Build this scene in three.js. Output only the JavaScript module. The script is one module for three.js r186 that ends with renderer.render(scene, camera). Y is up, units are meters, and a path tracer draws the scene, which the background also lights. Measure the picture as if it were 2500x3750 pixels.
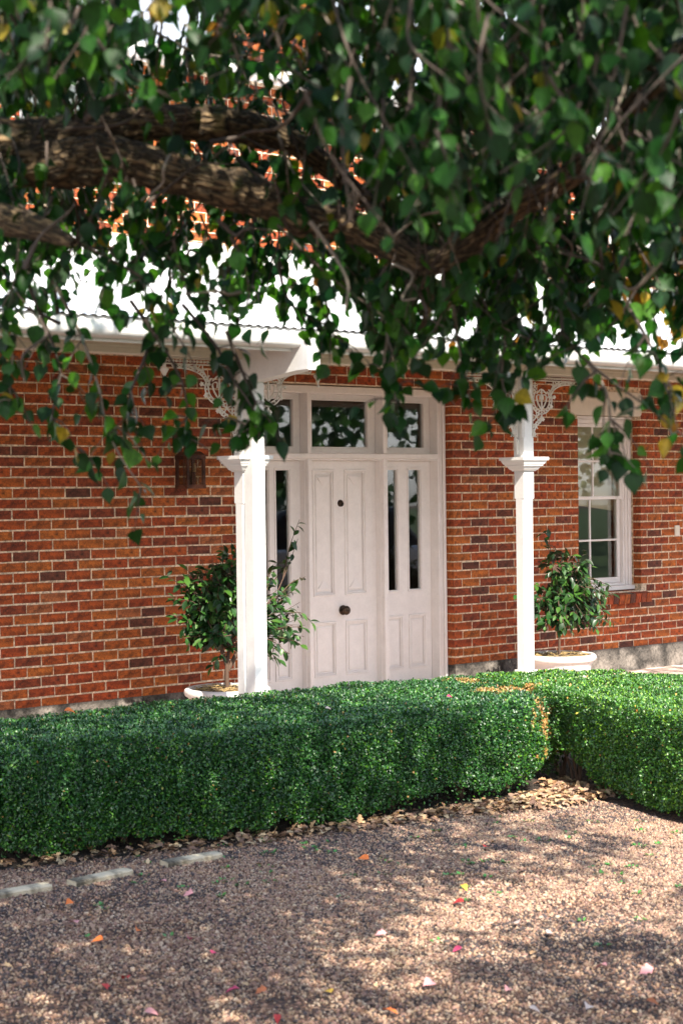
import * as THREE from 'three';
import { mergeGeometries } from 'three/addons/utils/BufferGeometryUtils.js';

// ------------------------------------------------------------------ camera, sky, sun, exposure
const scene = new THREE.Scene();
const FPX = 5963, YAW = THREE.MathUtils.degToRad(38.3), PITCH = 0.0126, ROLL = 0.012;
const CAM = new THREE.Vector3(0, 2.05, 12);
const FWD = new THREE.Vector3(Math.sin(YAW) * Math.cos(PITCH), -Math.sin(PITCH), -Math.cos(YAW) * Math.cos(PITCH));
const R0 = new THREE.Vector3().crossVectors(FWD, new THREE.Vector3(0, 1, 0)).normalize();
const U0 = new THREE.Vector3().crossVectors(R0, FWD);
const UPV = U0.clone().multiplyScalar(Math.cos(ROLL)).addScaledVector(R0, Math.sin(ROLL));
const RGT = new THREE.Vector3().crossVectors(FWD, UPV);
const camera = new THREE.PerspectiveCamera(2 * Math.atan(1875 / FPX) * 180 / Math.PI, 682 / 1024, 0.1, 400);
camera.position.copy(CAM); camera.up.copy(UPV); camera.lookAt(CAM.clone().add(FWD));
camera.focus = 15.2; camera.userData.fStop = 3.8;

const TOSUN = new THREE.Vector3(-0.19, 0.695, 0.693).normalize();
{ // clear, slightly milky sky
  const w = 256, h = 128, data = new Float32Array(w * h * 4);
  for (let j = 0; j < h; j++) for (let i = 0; i < w; i++) {
    const el = ((j + 0.5) / h - 0.5) * Math.PI;                       // row 0 is the bottom
    const s = Math.max(0, Math.sin(el)), k = Math.pow(1 - s, 3);
    const o = (j * w + i) * 4;
    const c = el < 0 ? [0.30, 0.29, 0.27] : [0.25 + 0.86 * k, 0.33 + 0.76 * k, 0.50 + 0.56 * k];
    for (let q = 0; q < 3; q++) data[o + q] = c[q] * 1.15;
    data[o + 3] = 1;
  }
  const sky = new THREE.DataTexture(data, w, h, THREE.RGBAFormat, THREE.FloatType);
  sky.mapping = THREE.EquirectangularReflectionMapping; sky.magFilter = THREE.LinearFilter; sky.minFilter = THREE.LinearFilter; sky.needsUpdate = true;
  scene.background = sky; scene.environment = sky; scene.backgroundIntensity = 1; scene.environmentIntensity = 1;
}
const sun = new THREE.DirectionalLight(new THREE.Color(1, 0.92, 0.80), 4.2);
sun.position.copy(TOSUN).multiplyScalar(30).add(new THREE.Vector3(7, 0, 3)); sun.target.position.set(7, 0, 3);
sun.castShadow = true; sun.shadow.mapSize.set(2048, 2048); sun.shadow.radius = 1;
Object.assign(sun.shadow.camera, { left: -14, right: 14, top: 14, bottom: -14, near: 1, far: 70 });
scene.add(sun, sun.target);

const renderer = new THREE.WebGLRenderer({ antialias: true });
renderer.toneMapping = THREE.LinearToneMapping; renderer.toneMappingExposure = 3.3;
renderer.outputColorSpace = THREE.SRGBColorSpace; renderer.shadowMap.enabled = true; renderer.shadowMap.type = THREE.PCFSoftShadowMap;

// ------------------------------------------------------------------ helpers
function mulberry(a) { return () => { a |= 0; a = a + 0x6D2B79F5 | 0; let t = Math.imul(a ^ a >>> 15, 1 | a); t = t + Math.imul(t ^ t >>> 7, 61 | t) ^ t; return ((t ^ t >>> 14) >>> 0) / 4294967296; }; }
let rnd = mulberry(11);
const rr = (a, b) => a + (b - a) * rnd();
const V = (x, y, z) => new THREE.Vector3(x, y, z);
const pick = a => a[Math.floor(rnd() * a.length)];
function hash3(x, y, z) { let h = Math.imul(x | 0, 374761393) ^ Math.imul(y | 0, 668265263) ^ Math.imul(z | 0, 2147483647 ^ 0x5bd1e995); h = Math.imul(h ^ h >>> 13, 1274126177); return ((h ^ h >>> 16) >>> 0) / 4294967296; }
function noise3(x, y, z) {
  const xi = Math.floor(x), yi = Math.floor(y), zi = Math.floor(z); let u = x - xi, v = y - yi, w = z - zi;
  u = u * u * (3 - 2 * u); v = v * v * (3 - 2 * v); w = w * w * (3 - 2 * w);
  const L = (a, b, t) => a + (b - a) * t;
  return L(L(L(hash3(xi, yi, zi), hash3(xi + 1, yi, zi), u), L(hash3(xi, yi + 1, zi), hash3(xi + 1, yi + 1, zi), u), v), L(L(hash3(xi, yi, zi + 1), hash3(xi + 1, yi, zi + 1), u), L(hash3(xi, yi + 1, zi + 1), hash3(xi + 1, yi + 1, zi + 1), u), v), w) * 2 - 1;
}
const fbm = (x, y, z, o = 4) => { let s = 0, a = 0.5; for (let i = 0; i < o; i++) { s += a * noise3(x, y, z); x *= 2.03; y *= 2.03; z *= 2.03; a *= 0.5; } return s; };
// a point on the tree or ground from a picture position (1568 wide) and a distance along the view axis
const DS = 2500 / 1568;
function at(dx, dy, Z) { return CAM.clone().addScaledVector(FWD, Z).addScaledVector(RGT, (dx * DS - 1250) / FPX * Z).addScaledVector(UPV, -(dy * DS - 1875) / FPX * Z); }
function onGround(px, py, h = 0) { const r = FWD.clone().addScaledVector(RGT, (px - 1250) / FPX).addScaledVector(UPV, -(py - 1875) / FPX); return CAM.clone().addScaledVector(r, (h - CAM.y) / r.y); }
function project(p) { const v = p.clone().sub(CAM), z = v.dot(FWD); return [(1250 + FPX * v.dot(RGT) / z) / DS, (1875 - FPX * v.dot(UPV) / z) / DS, z]; }

const taken = new Map();
function numbered(n) { const k = taken.get(n) || 0; taken.set(n, k + 1); return k ? `${n}_${String(k).padStart(3, '0')}` : n; }
function mesh(name, geo, mat, parent) { const m = new THREE.Mesh(geo, mat); m.name = parent ? name : numbered(name); m.castShadow = m.receiveShadow = true; (parent || scene).add(m); return m; }
function group(name, parent) { const g = new THREE.Group(); g.name = parent ? name : numbered(name); (parent || scene).add(g); return g; }
function tag(o, label, category, grp, kind) { if (label) o.userData.label = label; if (category) o.userData.category = category; if (grp) o.userData.group = grp; if (kind) o.userData.kind = kind; return o; }
function clean(g) { const o = g.index ? g.toNonIndexed() : g; for (const k of Object.keys(o.attributes)) if (!['position', 'normal', 'uv', 'color'].includes(k)) o.deleteAttribute(k); return o; }
const merge = list => mergeGeometries(list.map(clean));
function box(x0, x1, y0, y1, z0, z1) { const g = new THREE.BoxGeometry(x1 - x0, y1 - y0, z1 - z0); g.translate((x0 + x1) / 2, (y0 + y1) / 2, (z0 + z1) / 2); worldUV(g); return g; }
function worldUV(g) { const p = g.attributes.position, n = g.attributes.normal, uv = g.attributes.uv; for (let i = 0; i < p.count; i++) { const ax = Math.abs(n.getX(i)), ay = Math.abs(n.getY(i)), az = Math.abs(n.getZ(i)); if (ay > ax && ay > az) uv.setXY(i, p.getX(i), p.getZ(i)); else if (ax > az) uv.setXY(i, p.getZ(i), p.getY(i)); else uv.setXY(i, p.getX(i), p.getY(i)); } return g; }
// box with small chamfers on the four long edges (axis: 'x','y','z')
function chbox(x0, x1, y0, y1, z0, z1, c = 0.004, axis = 'y') {
  const cx = (x0 + x1) / 2, cy = (y0 + y1) / 2, cz = (z0 + z1) / 2; let a = x1 - x0, b = z1 - z0, l = y1 - y0;
  if (axis === 'x') { a = z1 - z0; b = y1 - y0; l = x1 - x0; } if (axis === 'z') { a = x1 - x0; b = y1 - y0; l = z1 - z0; }
  const s = new THREE.Shape(), A = a / 2, B = b / 2;
  s.moveTo(-A + c, -B); s.lineTo(A - c, -B); s.lineTo(A, -B + c); s.lineTo(A, B - c); s.lineTo(A - c, B); s.lineTo(-A + c, B); s.lineTo(-A, B - c); s.lineTo(-A, -B + c);
  const g = new THREE.ExtrudeGeometry(s, { depth: l, bevelEnabled: false, steps: 1 }); g.translate(0, 0, -l / 2);
  if (axis === 'y') g.rotateX(-Math.PI / 2); if (axis === 'x') g.rotateY(Math.PI / 2);
  g.translate(cx, cy, cz); return worldUV(g);
}
function tube(pts, radii, seg = 8, rings = 0, bump = null) {
  const curve = new THREE.CatmullRomCurve3(pts), n = rings || (pts.length - 1) * 5, fr = curve.computeFrenetFrames(n, false);
  const pos = [], uv = [], idx = []; let len = 0, last = null;
  for (let i = 0; i <= n; i++) {
    const t = i / n, p = curve.getPoint(t), f = t * (radii.length - 1), k = Math.min(Math.floor(f), radii.length - 2), r = radii[k] + (radii[k + 1] - radii[k]) * (f - k);
    if (last) len += p.distanceTo(last); last = p;
    for (let j = 0; j <= seg; j++) {
      const a = (j % seg) / seg * Math.PI * 2, d = fr.normals[i].clone().multiplyScalar(Math.cos(a)).addScaledVector(fr.binormals[i], Math.sin(a));
      const q = bump ? r * (1 + bump(len, a, p.clone().addScaledVector(d, r))) : r; const w = p.clone().addScaledVector(d, q);
      pos.push(w.x, w.y, w.z); uv.push(j / seg * 2 * Math.PI * 0.08, len);
    }
  }
  for (let i = 0; i < n; i++) for (let j = 0; j < seg; j++) { const a = i * (seg + 1) + j, b = a + seg + 1; idx.push(a, a + 1, b, b, a + 1, b + 1); }
  const g = new THREE.BufferGeometry(); g.setAttribute('position', new THREE.Float32BufferAttribute(pos, 3)); g.setAttribute('uv', new THREE.Float32BufferAttribute(uv, 2)); g.setIndex(idx); g.computeVertexNormals(); return g;
}
function ball(x, y, z, r, sy = 1) { const g = new THREE.IcosahedronGeometry(r, 1); g.scale(1, sy, 1); g.translate(x, y, z); return g; }

// textures: grey noise that multiplies a colour; f returns 0..1
function tex(w, h, f, srgb = true, rep) {
  const d = new Uint8Array(w * h * 4);
  for (let j = 0; j < h; j++) for (let i = 0; i < w; i++) { const v = f(i / w, j / h, i, j), o = (j * w + i) * 4; for (let q = 0; q < 3; q++) d[o + q] = Math.max(0, Math.min(255, 255 * (Array.isArray(v) ? v[q] : v))); d[o + 3] = 255; }
  const t = new THREE.DataTexture(d, w, h); t.wrapS = t.wrapT = THREE.RepeatWrapping; t.magFilter = THREE.LinearFilter; t.minFilter = THREE.LinearMipmapLinearFilter; t.generateMipmaps = true; if (srgb) t.colorSpace = THREE.SRGBColorSpace; if (rep) t.repeat.set(rep[0], rep[1]); t.needsUpdate = true; return t;
}
const per = (x, y, s, z = 0, o = 4) => { // tileable fbm on the unit square, s cells across
  let sum = 0, a = 0.5, P = Math.round(s); const L = (p, q, t) => p + (q - p) * t;
  for (let k = 0; k < o; k++, P *= 2, a *= 0.5) { const X = x * P, Y = y * P, xi = Math.floor(X), yi = Math.floor(Y); let u = X - xi, v = Y - yi; u = u * u * (3 - 2 * u); v = v * v * (3 - 2 * v); const h = (i, j) => hash3((xi + i) % P, (yi + j) % P, Math.round(z * 7) + k * 13); sum += a * (L(L(h(0, 0), h(1, 0), u), L(h(0, 1), h(1, 1), u), v) * 2 - 1); }
  return sum;
};
const brickMap = tex(256, 256, (u, v, i, j) => { const n = per(u, v, 10, 0) * 0.32 + per(u, v, 60, 3, 2) * 0.28, s = hash3(i, j, 1) > 0.985 ? 0.25 : 0, d = hash3(i >> 1, j >> 1, 4) > 0.985 ? -0.3 : 0; return 0.82 + n + s + d; });
const brickBump = tex(256, 256, (u, v, i, j) => 0.5 + per(u, v, 50, 9, 3) * 0.6 + (hash3(i, j, 2) - 0.5) * 0.15, false);
const mortarMap = tex(256, 256, (u, v) => 0.86 + per(u, v, 24, 2) * 0.35 + per(u, v, 90, 6, 2) * 0.2, true, [2, 2]);
const concreteMap = tex(512, 512, (u, v, i, j) => 0.72 + per(u, v, 9, 1, 5) * 0.55 + per(u, v, 70, 4, 2) * 0.25 + (hash3(i, j, 7) - 0.5) * 0.14, true, [0.8, 0.8]);
const concreteBump = tex(256, 256, (u, v, i, j) => 0.5 + per(u, v, 70, 12, 3) * 0.7 + (hash3(i, j, 5) - 0.5) * 0.2, false, [2, 2]);
const paintMap = tex(256, 256, (u, v) => 0.965 + per(u, v, 12, 21) * 0.025 + per(u, v, 60, 22, 2) * 0.02, true, [1.1, 1.1]);
const paintBump = tex(256, 256, (u, v) => 0.5 + per(u * 1, v, 40, 25, 3) * 0.4, false, [3, 3]);
const barkMap = tex(256, 512, (u, v) => { const n = Math.abs(per(u, v, 26, 40, 3)), m = Math.abs(fbm(u * 0 + Math.cos(u * 6.283) * 5 + 9, Math.sin(u * 6.283) * 5, v * 16 % 16, 3)); const f = Math.min(1, m * 3.2); return [0.30 + 0.55 * f + n * 0.3, 0.27 + 0.52 * f + n * 0.3, 0.22 + 0.46 * f + n * 0.28]; }, true, [2, 1.6]);
const barkBump = tex(256, 512, (u, v) => { const m = Math.abs(fbm(Math.cos(u * 6.283) * 5 + 9, Math.sin(u * 6.283) * 5, v * 16 % 16, 3)); return Math.min(1, m * 3.2) * 0.8 + per(u, v, 60, 44, 2) * 0.2; }, false, [2, 1.6]);
const gravelMap = tex(512, 512, (u, v, i, j) => { const c = hash3(i >> 2, j >> 2, 9), k = 0.45 + 0.5 * hash3(i >> 2, j >> 2, 13) + per(u, v, 8, 50) * 0.2; return c < 0.3 ? [k * 0.95, k * 0.76, k * 0.62] : c < 0.55 ? [k * 0.86, k * 0.66, k * 0.58] : c < 0.8 ? [k * 0.62, k * 0.48, k * 0.42] : [k * 0.45, k * 0.40, k * 0.40]; }, true, [0.7, 0.7]);

const veinMap = tex(64, 128, (u, v) => { const d = Math.abs(u - 0.5), rib = Math.max(0, 1 - d * 40), side = Math.max(0, 1 - Math.abs(((v * 7 - d * 5) % 1 + 1) % 1 - 0.5) * 9) * (d < 0.42 ? 0.5 : 0); return 0.80 + 0.2 * Math.max(rib, side) + per(u, v, 9, 61, 3) * 0.16; });
const C = (r, g, b) => new THREE.Color().setRGB(r, g, b);
const std = (color, o = {}) => new THREE.MeshStandardMaterial({ color, roughness: 0.8, ...o });
const phys = (color, o = {}) => new THREE.MeshPhysicalMaterial({ color, roughness: 0.8, ...o });
const M = {
  white: std(C(0.80, 0.79, 0.76), { roughness: 0.42, map: paintMap, bumpMap: paintBump, bumpScale: 0.0006 }),
  door: std(C(0.84, 0.80, 0.77), { roughness: 0.38, map: paintMap, bumpMap: paintBump, bumpScale: 0.0006 }),
  cream: std(C(0.74, 0.67, 0.56), { roughness: 0.5, map: paintMap }),
  lace: std(C(0.70, 0.66, 0.59), { roughness: 0.55 }),
  mortar: std(C(0.86, 0.68, 0.48), { roughness: 0.95, map: mortarMap, bumpMap: concreteBump, bumpScale: 0.003 }),
  plinth: std(C(0.21, 0.185, 0.16), { roughness: 0.95, map: concreteMap, bumpMap: concreteBump, bumpScale: 0.004 }),
  floor: std(C(0.78, 0.57, 0.48), { roughness: 0.85, map: concreteMap, bumpMap: concreteBump, bumpScale: 0.002 }),
  soil: std(C(0.075, 0.052, 0.036), { roughness: 1, map: concreteMap, bumpMap: concreteBump, bumpScale: 0.02 }),
  lawn: std(C(0.075, 0.15, 0.028), { roughness: 1, map: concreteMap }),
  gravel: std(C(0.30, 0.25, 0.205), { roughness: 1, map: gravelMap, bumpMap: gravelMap, bumpScale: 0.008 }),
  roof: std(C(0.74, 0.74, 0.75), { roughness: 0.5, metalness: 0.0 }),
  glass: phys(C(0.9, 0.93, 0.92), { transmission: 1, thickness: 0, roughness: 0.015, ior: 1.52 }),
  lampGlass: phys(C(0.8, 0.8, 0.76), { transmission: 1, thickness: 0, roughness: 0.05, ior: 1.25, specularIntensity: 0.4 }),
  dark: std(C(0.07, 0.055, 0.045), { roughness: 0.9 }),
  room: std(C(0.30, 0.25, 0.19), { roughness: 0.95 }),
  blind: std(C(0.50, 0.42, 0.28), { roughness: 0.95 }),
  bronze: std(C(0.085, 0.055, 0.035), { roughness: 0.38, metalness: 0.7, map: concreteMap }),
  rust: std(C(0.16, 0.06, 0.032), { roughness: 0.62, metalness: 0.45, map: concreteMap, bumpMap: concreteBump, bumpScale: 0.001 }),
  pot: std(C(0.76, 0.70, 0.65), { roughness: 0.8, map: concreteMap.clone(), bumpMap: concreteBump, bumpScale: 0.001 }),
  mulch: std(C(0.16, 0.095, 0.045), { roughness: 1, map: concreteMap, bumpMap: concreteBump, bumpScale: 0.02 }),
  straw: std(C(0.42, 0.29, 0.12), { roughness: 1 }),
  bark: std(C(0.23, 0.18, 0.13), { roughness: 0.95, map: barkMap, bumpMap: barkBump, bumpScale: 0.018 }),
  twig: std(C(0.075, 0.056, 0.045), { roughness: 0.9 }),
  paleTwig: std(C(0.20, 0.165, 0.13), { roughness: 0.9 }),
  stem: std(C(0.085, 0.05, 0.032), { roughness: 0.9 }),
  pebble: std(C(1, 1, 1), { roughness: 0.85 }),
  dryLeaf: phys(C(1, 1, 1), { roughness: 0.85, side: THREE.DoubleSide }),
  hedgeLeaf: phys(C(1, 1, 1), { roughness: 0.38, side: THREE.DoubleSide, transmission: 0.2, thickness: 0 }),
  treeLeaf: phys(C(1, 1, 1), { map: veinMap, roughness: 0.5, side: THREE.DoubleSide, transmission: 0.42, thickness: 0, specularIntensity: 0.45 }),
};
M.pot.map.repeat.set(0.5, 0.5);
M.pot.map = tex(128, 128, (u, v) => 0.93 + per(u, v, 9, 71) * 0.12, true, [1, 1]);

// ------------------------------------------------------------------ ground
function sheet(name, pts, y, mat) { // pts: [x,z] ring
  const s = new THREE.Shape(pts.map(p => new THREE.Vector2(p[0], -p[1]))); const g = new THREE.ShapeGeometry(s); g.rotateX(-Math.PI / 2); g.translate(0, y, 0); worldUV(g);
  const m = mesh(name, g, mat); m.userData.kind = 'structure'; return m;
}
sheet('gravel_driveway', [[-150, -150], [150, -150], [150, 150], [-150, 150]], 0, M.gravel);
sheet('lawn', [[13, 10], [120, 10], [120, 140], [-120, 140], [-120, 24], [6, 24]], 0.004, M.lawn);
sheet('garden_bed', [[-3, 2.55], [9.6, 2.55], [9.7, 4.2], [9.6, 8.6], [7.9, 8.6], [8.06, 5.5], [8.1, 4.75], [7.6, 4.55], [6.1, 4.33], [4.0, 3.86], [-3, 3.0]], 0.006, M.soil);
{ const f = mesh('verandah_floor', merge([box(-4, 18, -0.3, 0.06, 0.0, 2.55)]), M.floor); f.userData.kind = 'structure'; }

// ------------------------------------------------------------------ house
const house = tag(group('brick_house'), 'red brick house with white panelled front door and white posted verandah', 'house');
const CO = 0.086, Y0 = 2.281 - CO * 23;                 // a bed joint, near the plinth top
const DOOR = { x0: 8.44, x1: 10.888, y0: 0, y1: 3.05 }, WIN = { x0: 12.677, x1: 13.656, y0: 0.93, y1: 2.83 };
const UPWIN = [{ x0: 9.95, x1: 10.85, y0: 4.75, y1: 5.6 }, { x0: 6.2, x1: 7.1, y0: 4.75, y1: 5.6 }, { x0: 13.2, x1: 14.1, y0: 4.75, y1: 5.6 }];
const WX0 = 1.5, WX1 = 17.5, WTOP = 5.75;
{ // mortar body of the wall, with its openings
  const s = new THREE.Shape(); s.moveTo(WX0, 0.3); s.lineTo(DOOR.x0 - 0.005, 0.3); s.lineTo(DOOR.x0 - 0.005, DOOR.y1 + 0.005); s.lineTo(DOOR.x1 + 0.005, DOOR.y1 + 0.005); s.lineTo(DOOR.x1 + 0.005, 0.3); s.lineTo(WX1, 0.3); s.lineTo(WX1, WTOP); s.lineTo(WX0, WTOP);
  for (const o of [WIN, ...UPWIN]) { const p = new THREE.Path(); p.moveTo(o.x0 - 0.005, o.y0 - 0.005); p.lineTo(o.x0 - 0.005, o.y1 + 0.005); p.lineTo(o.x1 + 0.005, o.y1 + 0.005); p.lineTo(o.x1 + 0.005, o.y0 - 0.005); s.holes.push(p); }
  const g = new THREE.ExtrudeGeometry(s, { depth: 0.34, bevelEnabled: false }); g.translate(0, 0, -0.3432); worldUV(g);
  mesh('wall', g, M.mortar, house);
}
const BR = [[0.44, 0.085, 0.014], [0.48, 0.115, 0.018], [0.39, 0.064, 0.012], [0.52, 0.14, 0.021], [0.29, 0.055, 0.016], [0.15, 0.043, 0.022], [0.21, 0.053, 0.024], [0.46, 0.14, 0.045]];
const BW = [6, 4.5, 5, 3, 2.2, 0.55, 1.1, 1], BWS = BW.reduce((a, b) => a + b);
function brickKind() { let t = rnd() * BWS; for (let i = 0; i < 8; i++) { t -= BW[i]; if (t < 0) return i; } return 0; }
const brickMats = BR.map(c => std(C(...c), { roughness: 0.88, map: brickMap, bumpMap: brickBump, bumpScale: 0.0035 }));
const brickVC = std(C(1, 1, 1), { roughness: 0.88, map: brickMap, bumpMap: brickBump, bumpScale: 0.0035, vertexColors: true });
// one worn brick, unit sized: front face set in from worn edges, four variants of texture offset
const brickGeos = [0, 1, 2, 3, 4, 5].map(k => {
  const g0 = new THREE.BoxGeometry(1, 1, 1, 1, 1, 1); const uv = g0.attributes.uv; for (let i = 0; i < uv.count; i++) uv.setXY(i, uv.getX(i) * 0.55 + k * 0.31, uv.getY(i) * 0.2 + k * 0.173);
  const p = g0.attributes.position; for (let i = 0; i < p.count; i++) { const a = hash3(Math.sign(p.getX(i)) + 5, Math.sign(p.getY(i)) + 9, k + Math.sign(p.getZ(i)) * 3 + 40), b = hash3(Math.sign(p.getX(i)) + 25, Math.sign(p.getY(i)) + 19, k + Math.sign(p.getZ(i)) * 3 + 80); p.setXYZ(i, p.getX(i) + (a - 0.5) * 0.014, p.getY(i) + (b - 0.5) * 0.05, p.getZ(i)); }
  g0.computeVertexNormals(); return g0;
});
const bricks = [];
function lay(x0, x1, y0, y1, holes, phase = 10.888) {
  const k0 = Math.floor((y0 - Y0) / CO + 0.01), k1 = Math.ceil((y1 - Y0) / CO - 0.01);
  for (let k = k0; k < k1; k++) {
    const yb = Y0 + k * CO + 0.005, yt = yb + CO - 0.01; if (yt > y1 + 0.02 || yb < y0 - 0.02) continue;
    let iv = [[x0, x1]];
    for (const h of holes) if (yt > h.y0 + 0.01 && yb < h.y1 - 0.01) { const nx = []; for (const [a, b] of iv) { if (h.x1 <= a || h.x0 >= b) nx.push([a, b]); else { if (h.x0 > a) nx.push([a, h.x0]); if (h.x1 < b) nx.push([h.x1, b]); } } iv = nx; }
    const off = phase + (k & 1 ? 0.12 : 0) + rr(-0.006, 0.006);
    for (const [a, b] of iv) {
      let n = Math.floor((a - off) / 0.24) - 1;
      for (;; n++) {
        let s = off + n * 0.24, e = s + 0.23; if (s >= b) break; if (e <= a) continue;
        if (a - s > 0) s = a; if (e > b) e = b; if (s - a < 0.045 && s > a) s = a; if (b - e < 0.045 && e < b) e = b; if (e - s < 0.04) continue;
        bricks.push({ x: (s + e) / 2 + rr(-0.002, 0.002), y: (yb + yt) / 2 + rr(-0.002, 0.002), w: e - s + rr(-0.006, 0), h: yt - yb + rr(-0.0065, -0.001), z: rr(-0.0015, 0.001), r: rr(-0.006, 0.006), k: brickKind(), g: Math.floor(rnd() * 6) });
      }
    }
  }
}
const sillHole = { x0: 12.59, x1: 13.74, y0: 0.82, y1: 0.94 }, lintelHole = { x0: 12.56, x1: 13.672, y0: 2.83, y1: 3.1 };
lay(WX0, WX1, 0.31, WTOP - 0.02, [DOOR, WIN, sillHole, lintelHole, ...UPWIN]);
{ // the 300 bricks that show largest are single pieces, the rest is joined
  for (const b of bricks) { const [px, py, z] = project(V(b.x, b.y, 0)); b.s = px > -8 && px < 1576 && b.y < 3.08 && py < 1640 ? b.w * b.h / z / z * (px > 530 && px < 620 ? 0.3 : 1) : 0; }
  const sorted = bricks.slice().sort((a, b) => b.s - a.s); sorted.slice(0, 300).forEach(b => { b.solo = true; });
  const m4 = new THREE.Matrix4(), q = new THREE.Quaternion(), rest = [];
  for (const b of bricks) {
    if (b.solo) { const m = mesh('brick', brickGeos[b.g], brickMats[b.k], house); m.position.set(b.x, b.y, b.z - 0.055); m.scale.set(b.w, b.h, 0.11); m.rotation.z = b.r; continue; }
    const g = clean(brickGeos[b.g].clone()); g.applyMatrix4(m4.compose(V(b.x, b.y, b.z - 0.055), q.setFromAxisAngle(V(0, 0, 1), b.r), V(b.w, b.h, 0.11)));
    const c = BR[b.k], col = new Float32Array(g.attributes.position.count * 3), t = rr(0.9, 1.1); for (let i = 0; i < col.length; i++) col[i] = c[i % 3] * t; g.setAttribute('color', new THREE.BufferAttribute(col, 3)); rest.push(g);
  }
  tag(mesh('brickwork', mergeGeometries(rest), brickVC, house), null, null, null, 'stuff');
}
mesh('plinth', merge([box(WX0, DOOR.x0 - 0.003, -0.3, 0.318, -0.35, 0.004), box(DOOR.x1 + 0.003, WX1, -0.3, 0.318, -0.35, 0.004)]), M.plinth, house);
mesh('door_step', merge([chbox(DOOR.x0, DOOR.x1, 0.05, 0.10, -0.4, 0.06, 0.006, 'x')]), M.plinth, house);
// closed inside, so that daylight enters only through the panes
mesh('interior', merge([box(WX0, WX1, 0.0, 0.09, -6, -0.42), box(WX0, WX1, 3.35, 3.45, -6, -0.35), box(WX0, WX1, 5.7, 5.74, -6, -0.35), box(WX0, WX1, 0, 5.7, -6.1, -6), box(WX0, WX0 + 0.1, 0, 5.7, -6, -0.35), box(WX1 - 0.1, WX1, 0, 5.7, -6, -0.35), box(11.9, 12.0, 0.09, 3.35, -6, -0.35), box(7.5, 7.6, 0.09, 3.35, -6, -0.35), box(12, WX1 - 0.1, 0.09, 3.35, -2.6, -2.55)]), M.room, house);

// front door set ---------------------------------------------------------------
const ZF = -0.117, ZL = -0.24;
function panelSet(parent, x0, x1, y0, y1, z, tri, mat) { // moulded raised panel, sunk into the leaf
  const parts = [], t = 0.016;
  const ring = (a0, a1, b0, b1, w, zz, d) => { parts.push(chbox(a0, a1, b0, b0 + w, zz - d, zz, 0.003, 'x'), chbox(a0, a1, b1 - w, b1, zz - d, zz, 0.003, 'x'), chbox(a0, a0 + w, b0 + w, b1 - w, zz - d, zz, 0.003, 'y'), chbox(a1 - w, a1, b0 + w, b1 - w, zz - d, zz, 0.003, 'y')); };
  ring(x0, x1, y0, y1, t, z + 0.012, 0.03); ring(x0 + t, x1 - t, y0 + t, y1 - t, 0.014, z + 0.003, 0.02);
  mesh('panel_moulding', merge(parts), mat, parent);
  const s = new THREE.Shape(), a = x0 + 0.058, b = x1 - 0.058, c = y0 + 0.06, d = y1 - 0.06; s.moveTo(a, c); s.lineTo(b, c); s.lineTo(b, d); s.lineTo(a, d); s.closePath();
  const g = new THREE.ExtrudeGeometry(s, { depth: 0.006, bevelEnabled: true, bevelThickness: 0.006, bevelSize: 0.012, bevelSegments: 2 }); g.translate(0, 0, z - 0.02);
  const list = [clean(g), clean(box(x0 + 0.02, x1 - 0.02, y0 + 0.02, y1 - 0.02, z - 0.035, z - 0.018))];
  if (tri) for (const [base, tip] of [[d - 0.012, d - 0.012 - 0.085], [c + 0.012, c + 0.012 + 0.085]]) { // chamfered arrow ends of the panel field
    const e = new THREE.BufferGeometry(), zb = z - 0.0078, A = [a + 0.002, base, zb - 0.002], B = [b - 0.002, base, zb - 0.002], A2 = [a + 0.002, base, zb + 0.011], B2 = [b - 0.002, base, zb + 0.011], T = [(a + b) / 2, tip, zb], f = [[A2, B2, T], [A, A2, T], [B2, B, T], [A, B, B2], [A, B2, A2]]; e.setAttribute('position', new THREE.Float32BufferAttribute(f.flat(2), 3)); e.setAttribute('uv', new THREE.Float32BufferAttribute(new Float32Array(30), 2)); e.computeVertexNormals(); if (base > tip) { /* wound for the upper end */ const p = e.attributes.position; for (let k = 0; k < p.count; k += 3) { const x = p.getX(k), y = p.getY(k), w = p.getZ(k); p.setXYZ(k, p.getX(k + 1), p.getY(k + 1), p.getZ(k + 1)); p.setXYZ(k + 1, x, y, w); } e.computeVertexNormals(); } list.push(clean(e));
  }
  mesh('panel', merge(list), mat, parent);
}
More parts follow.
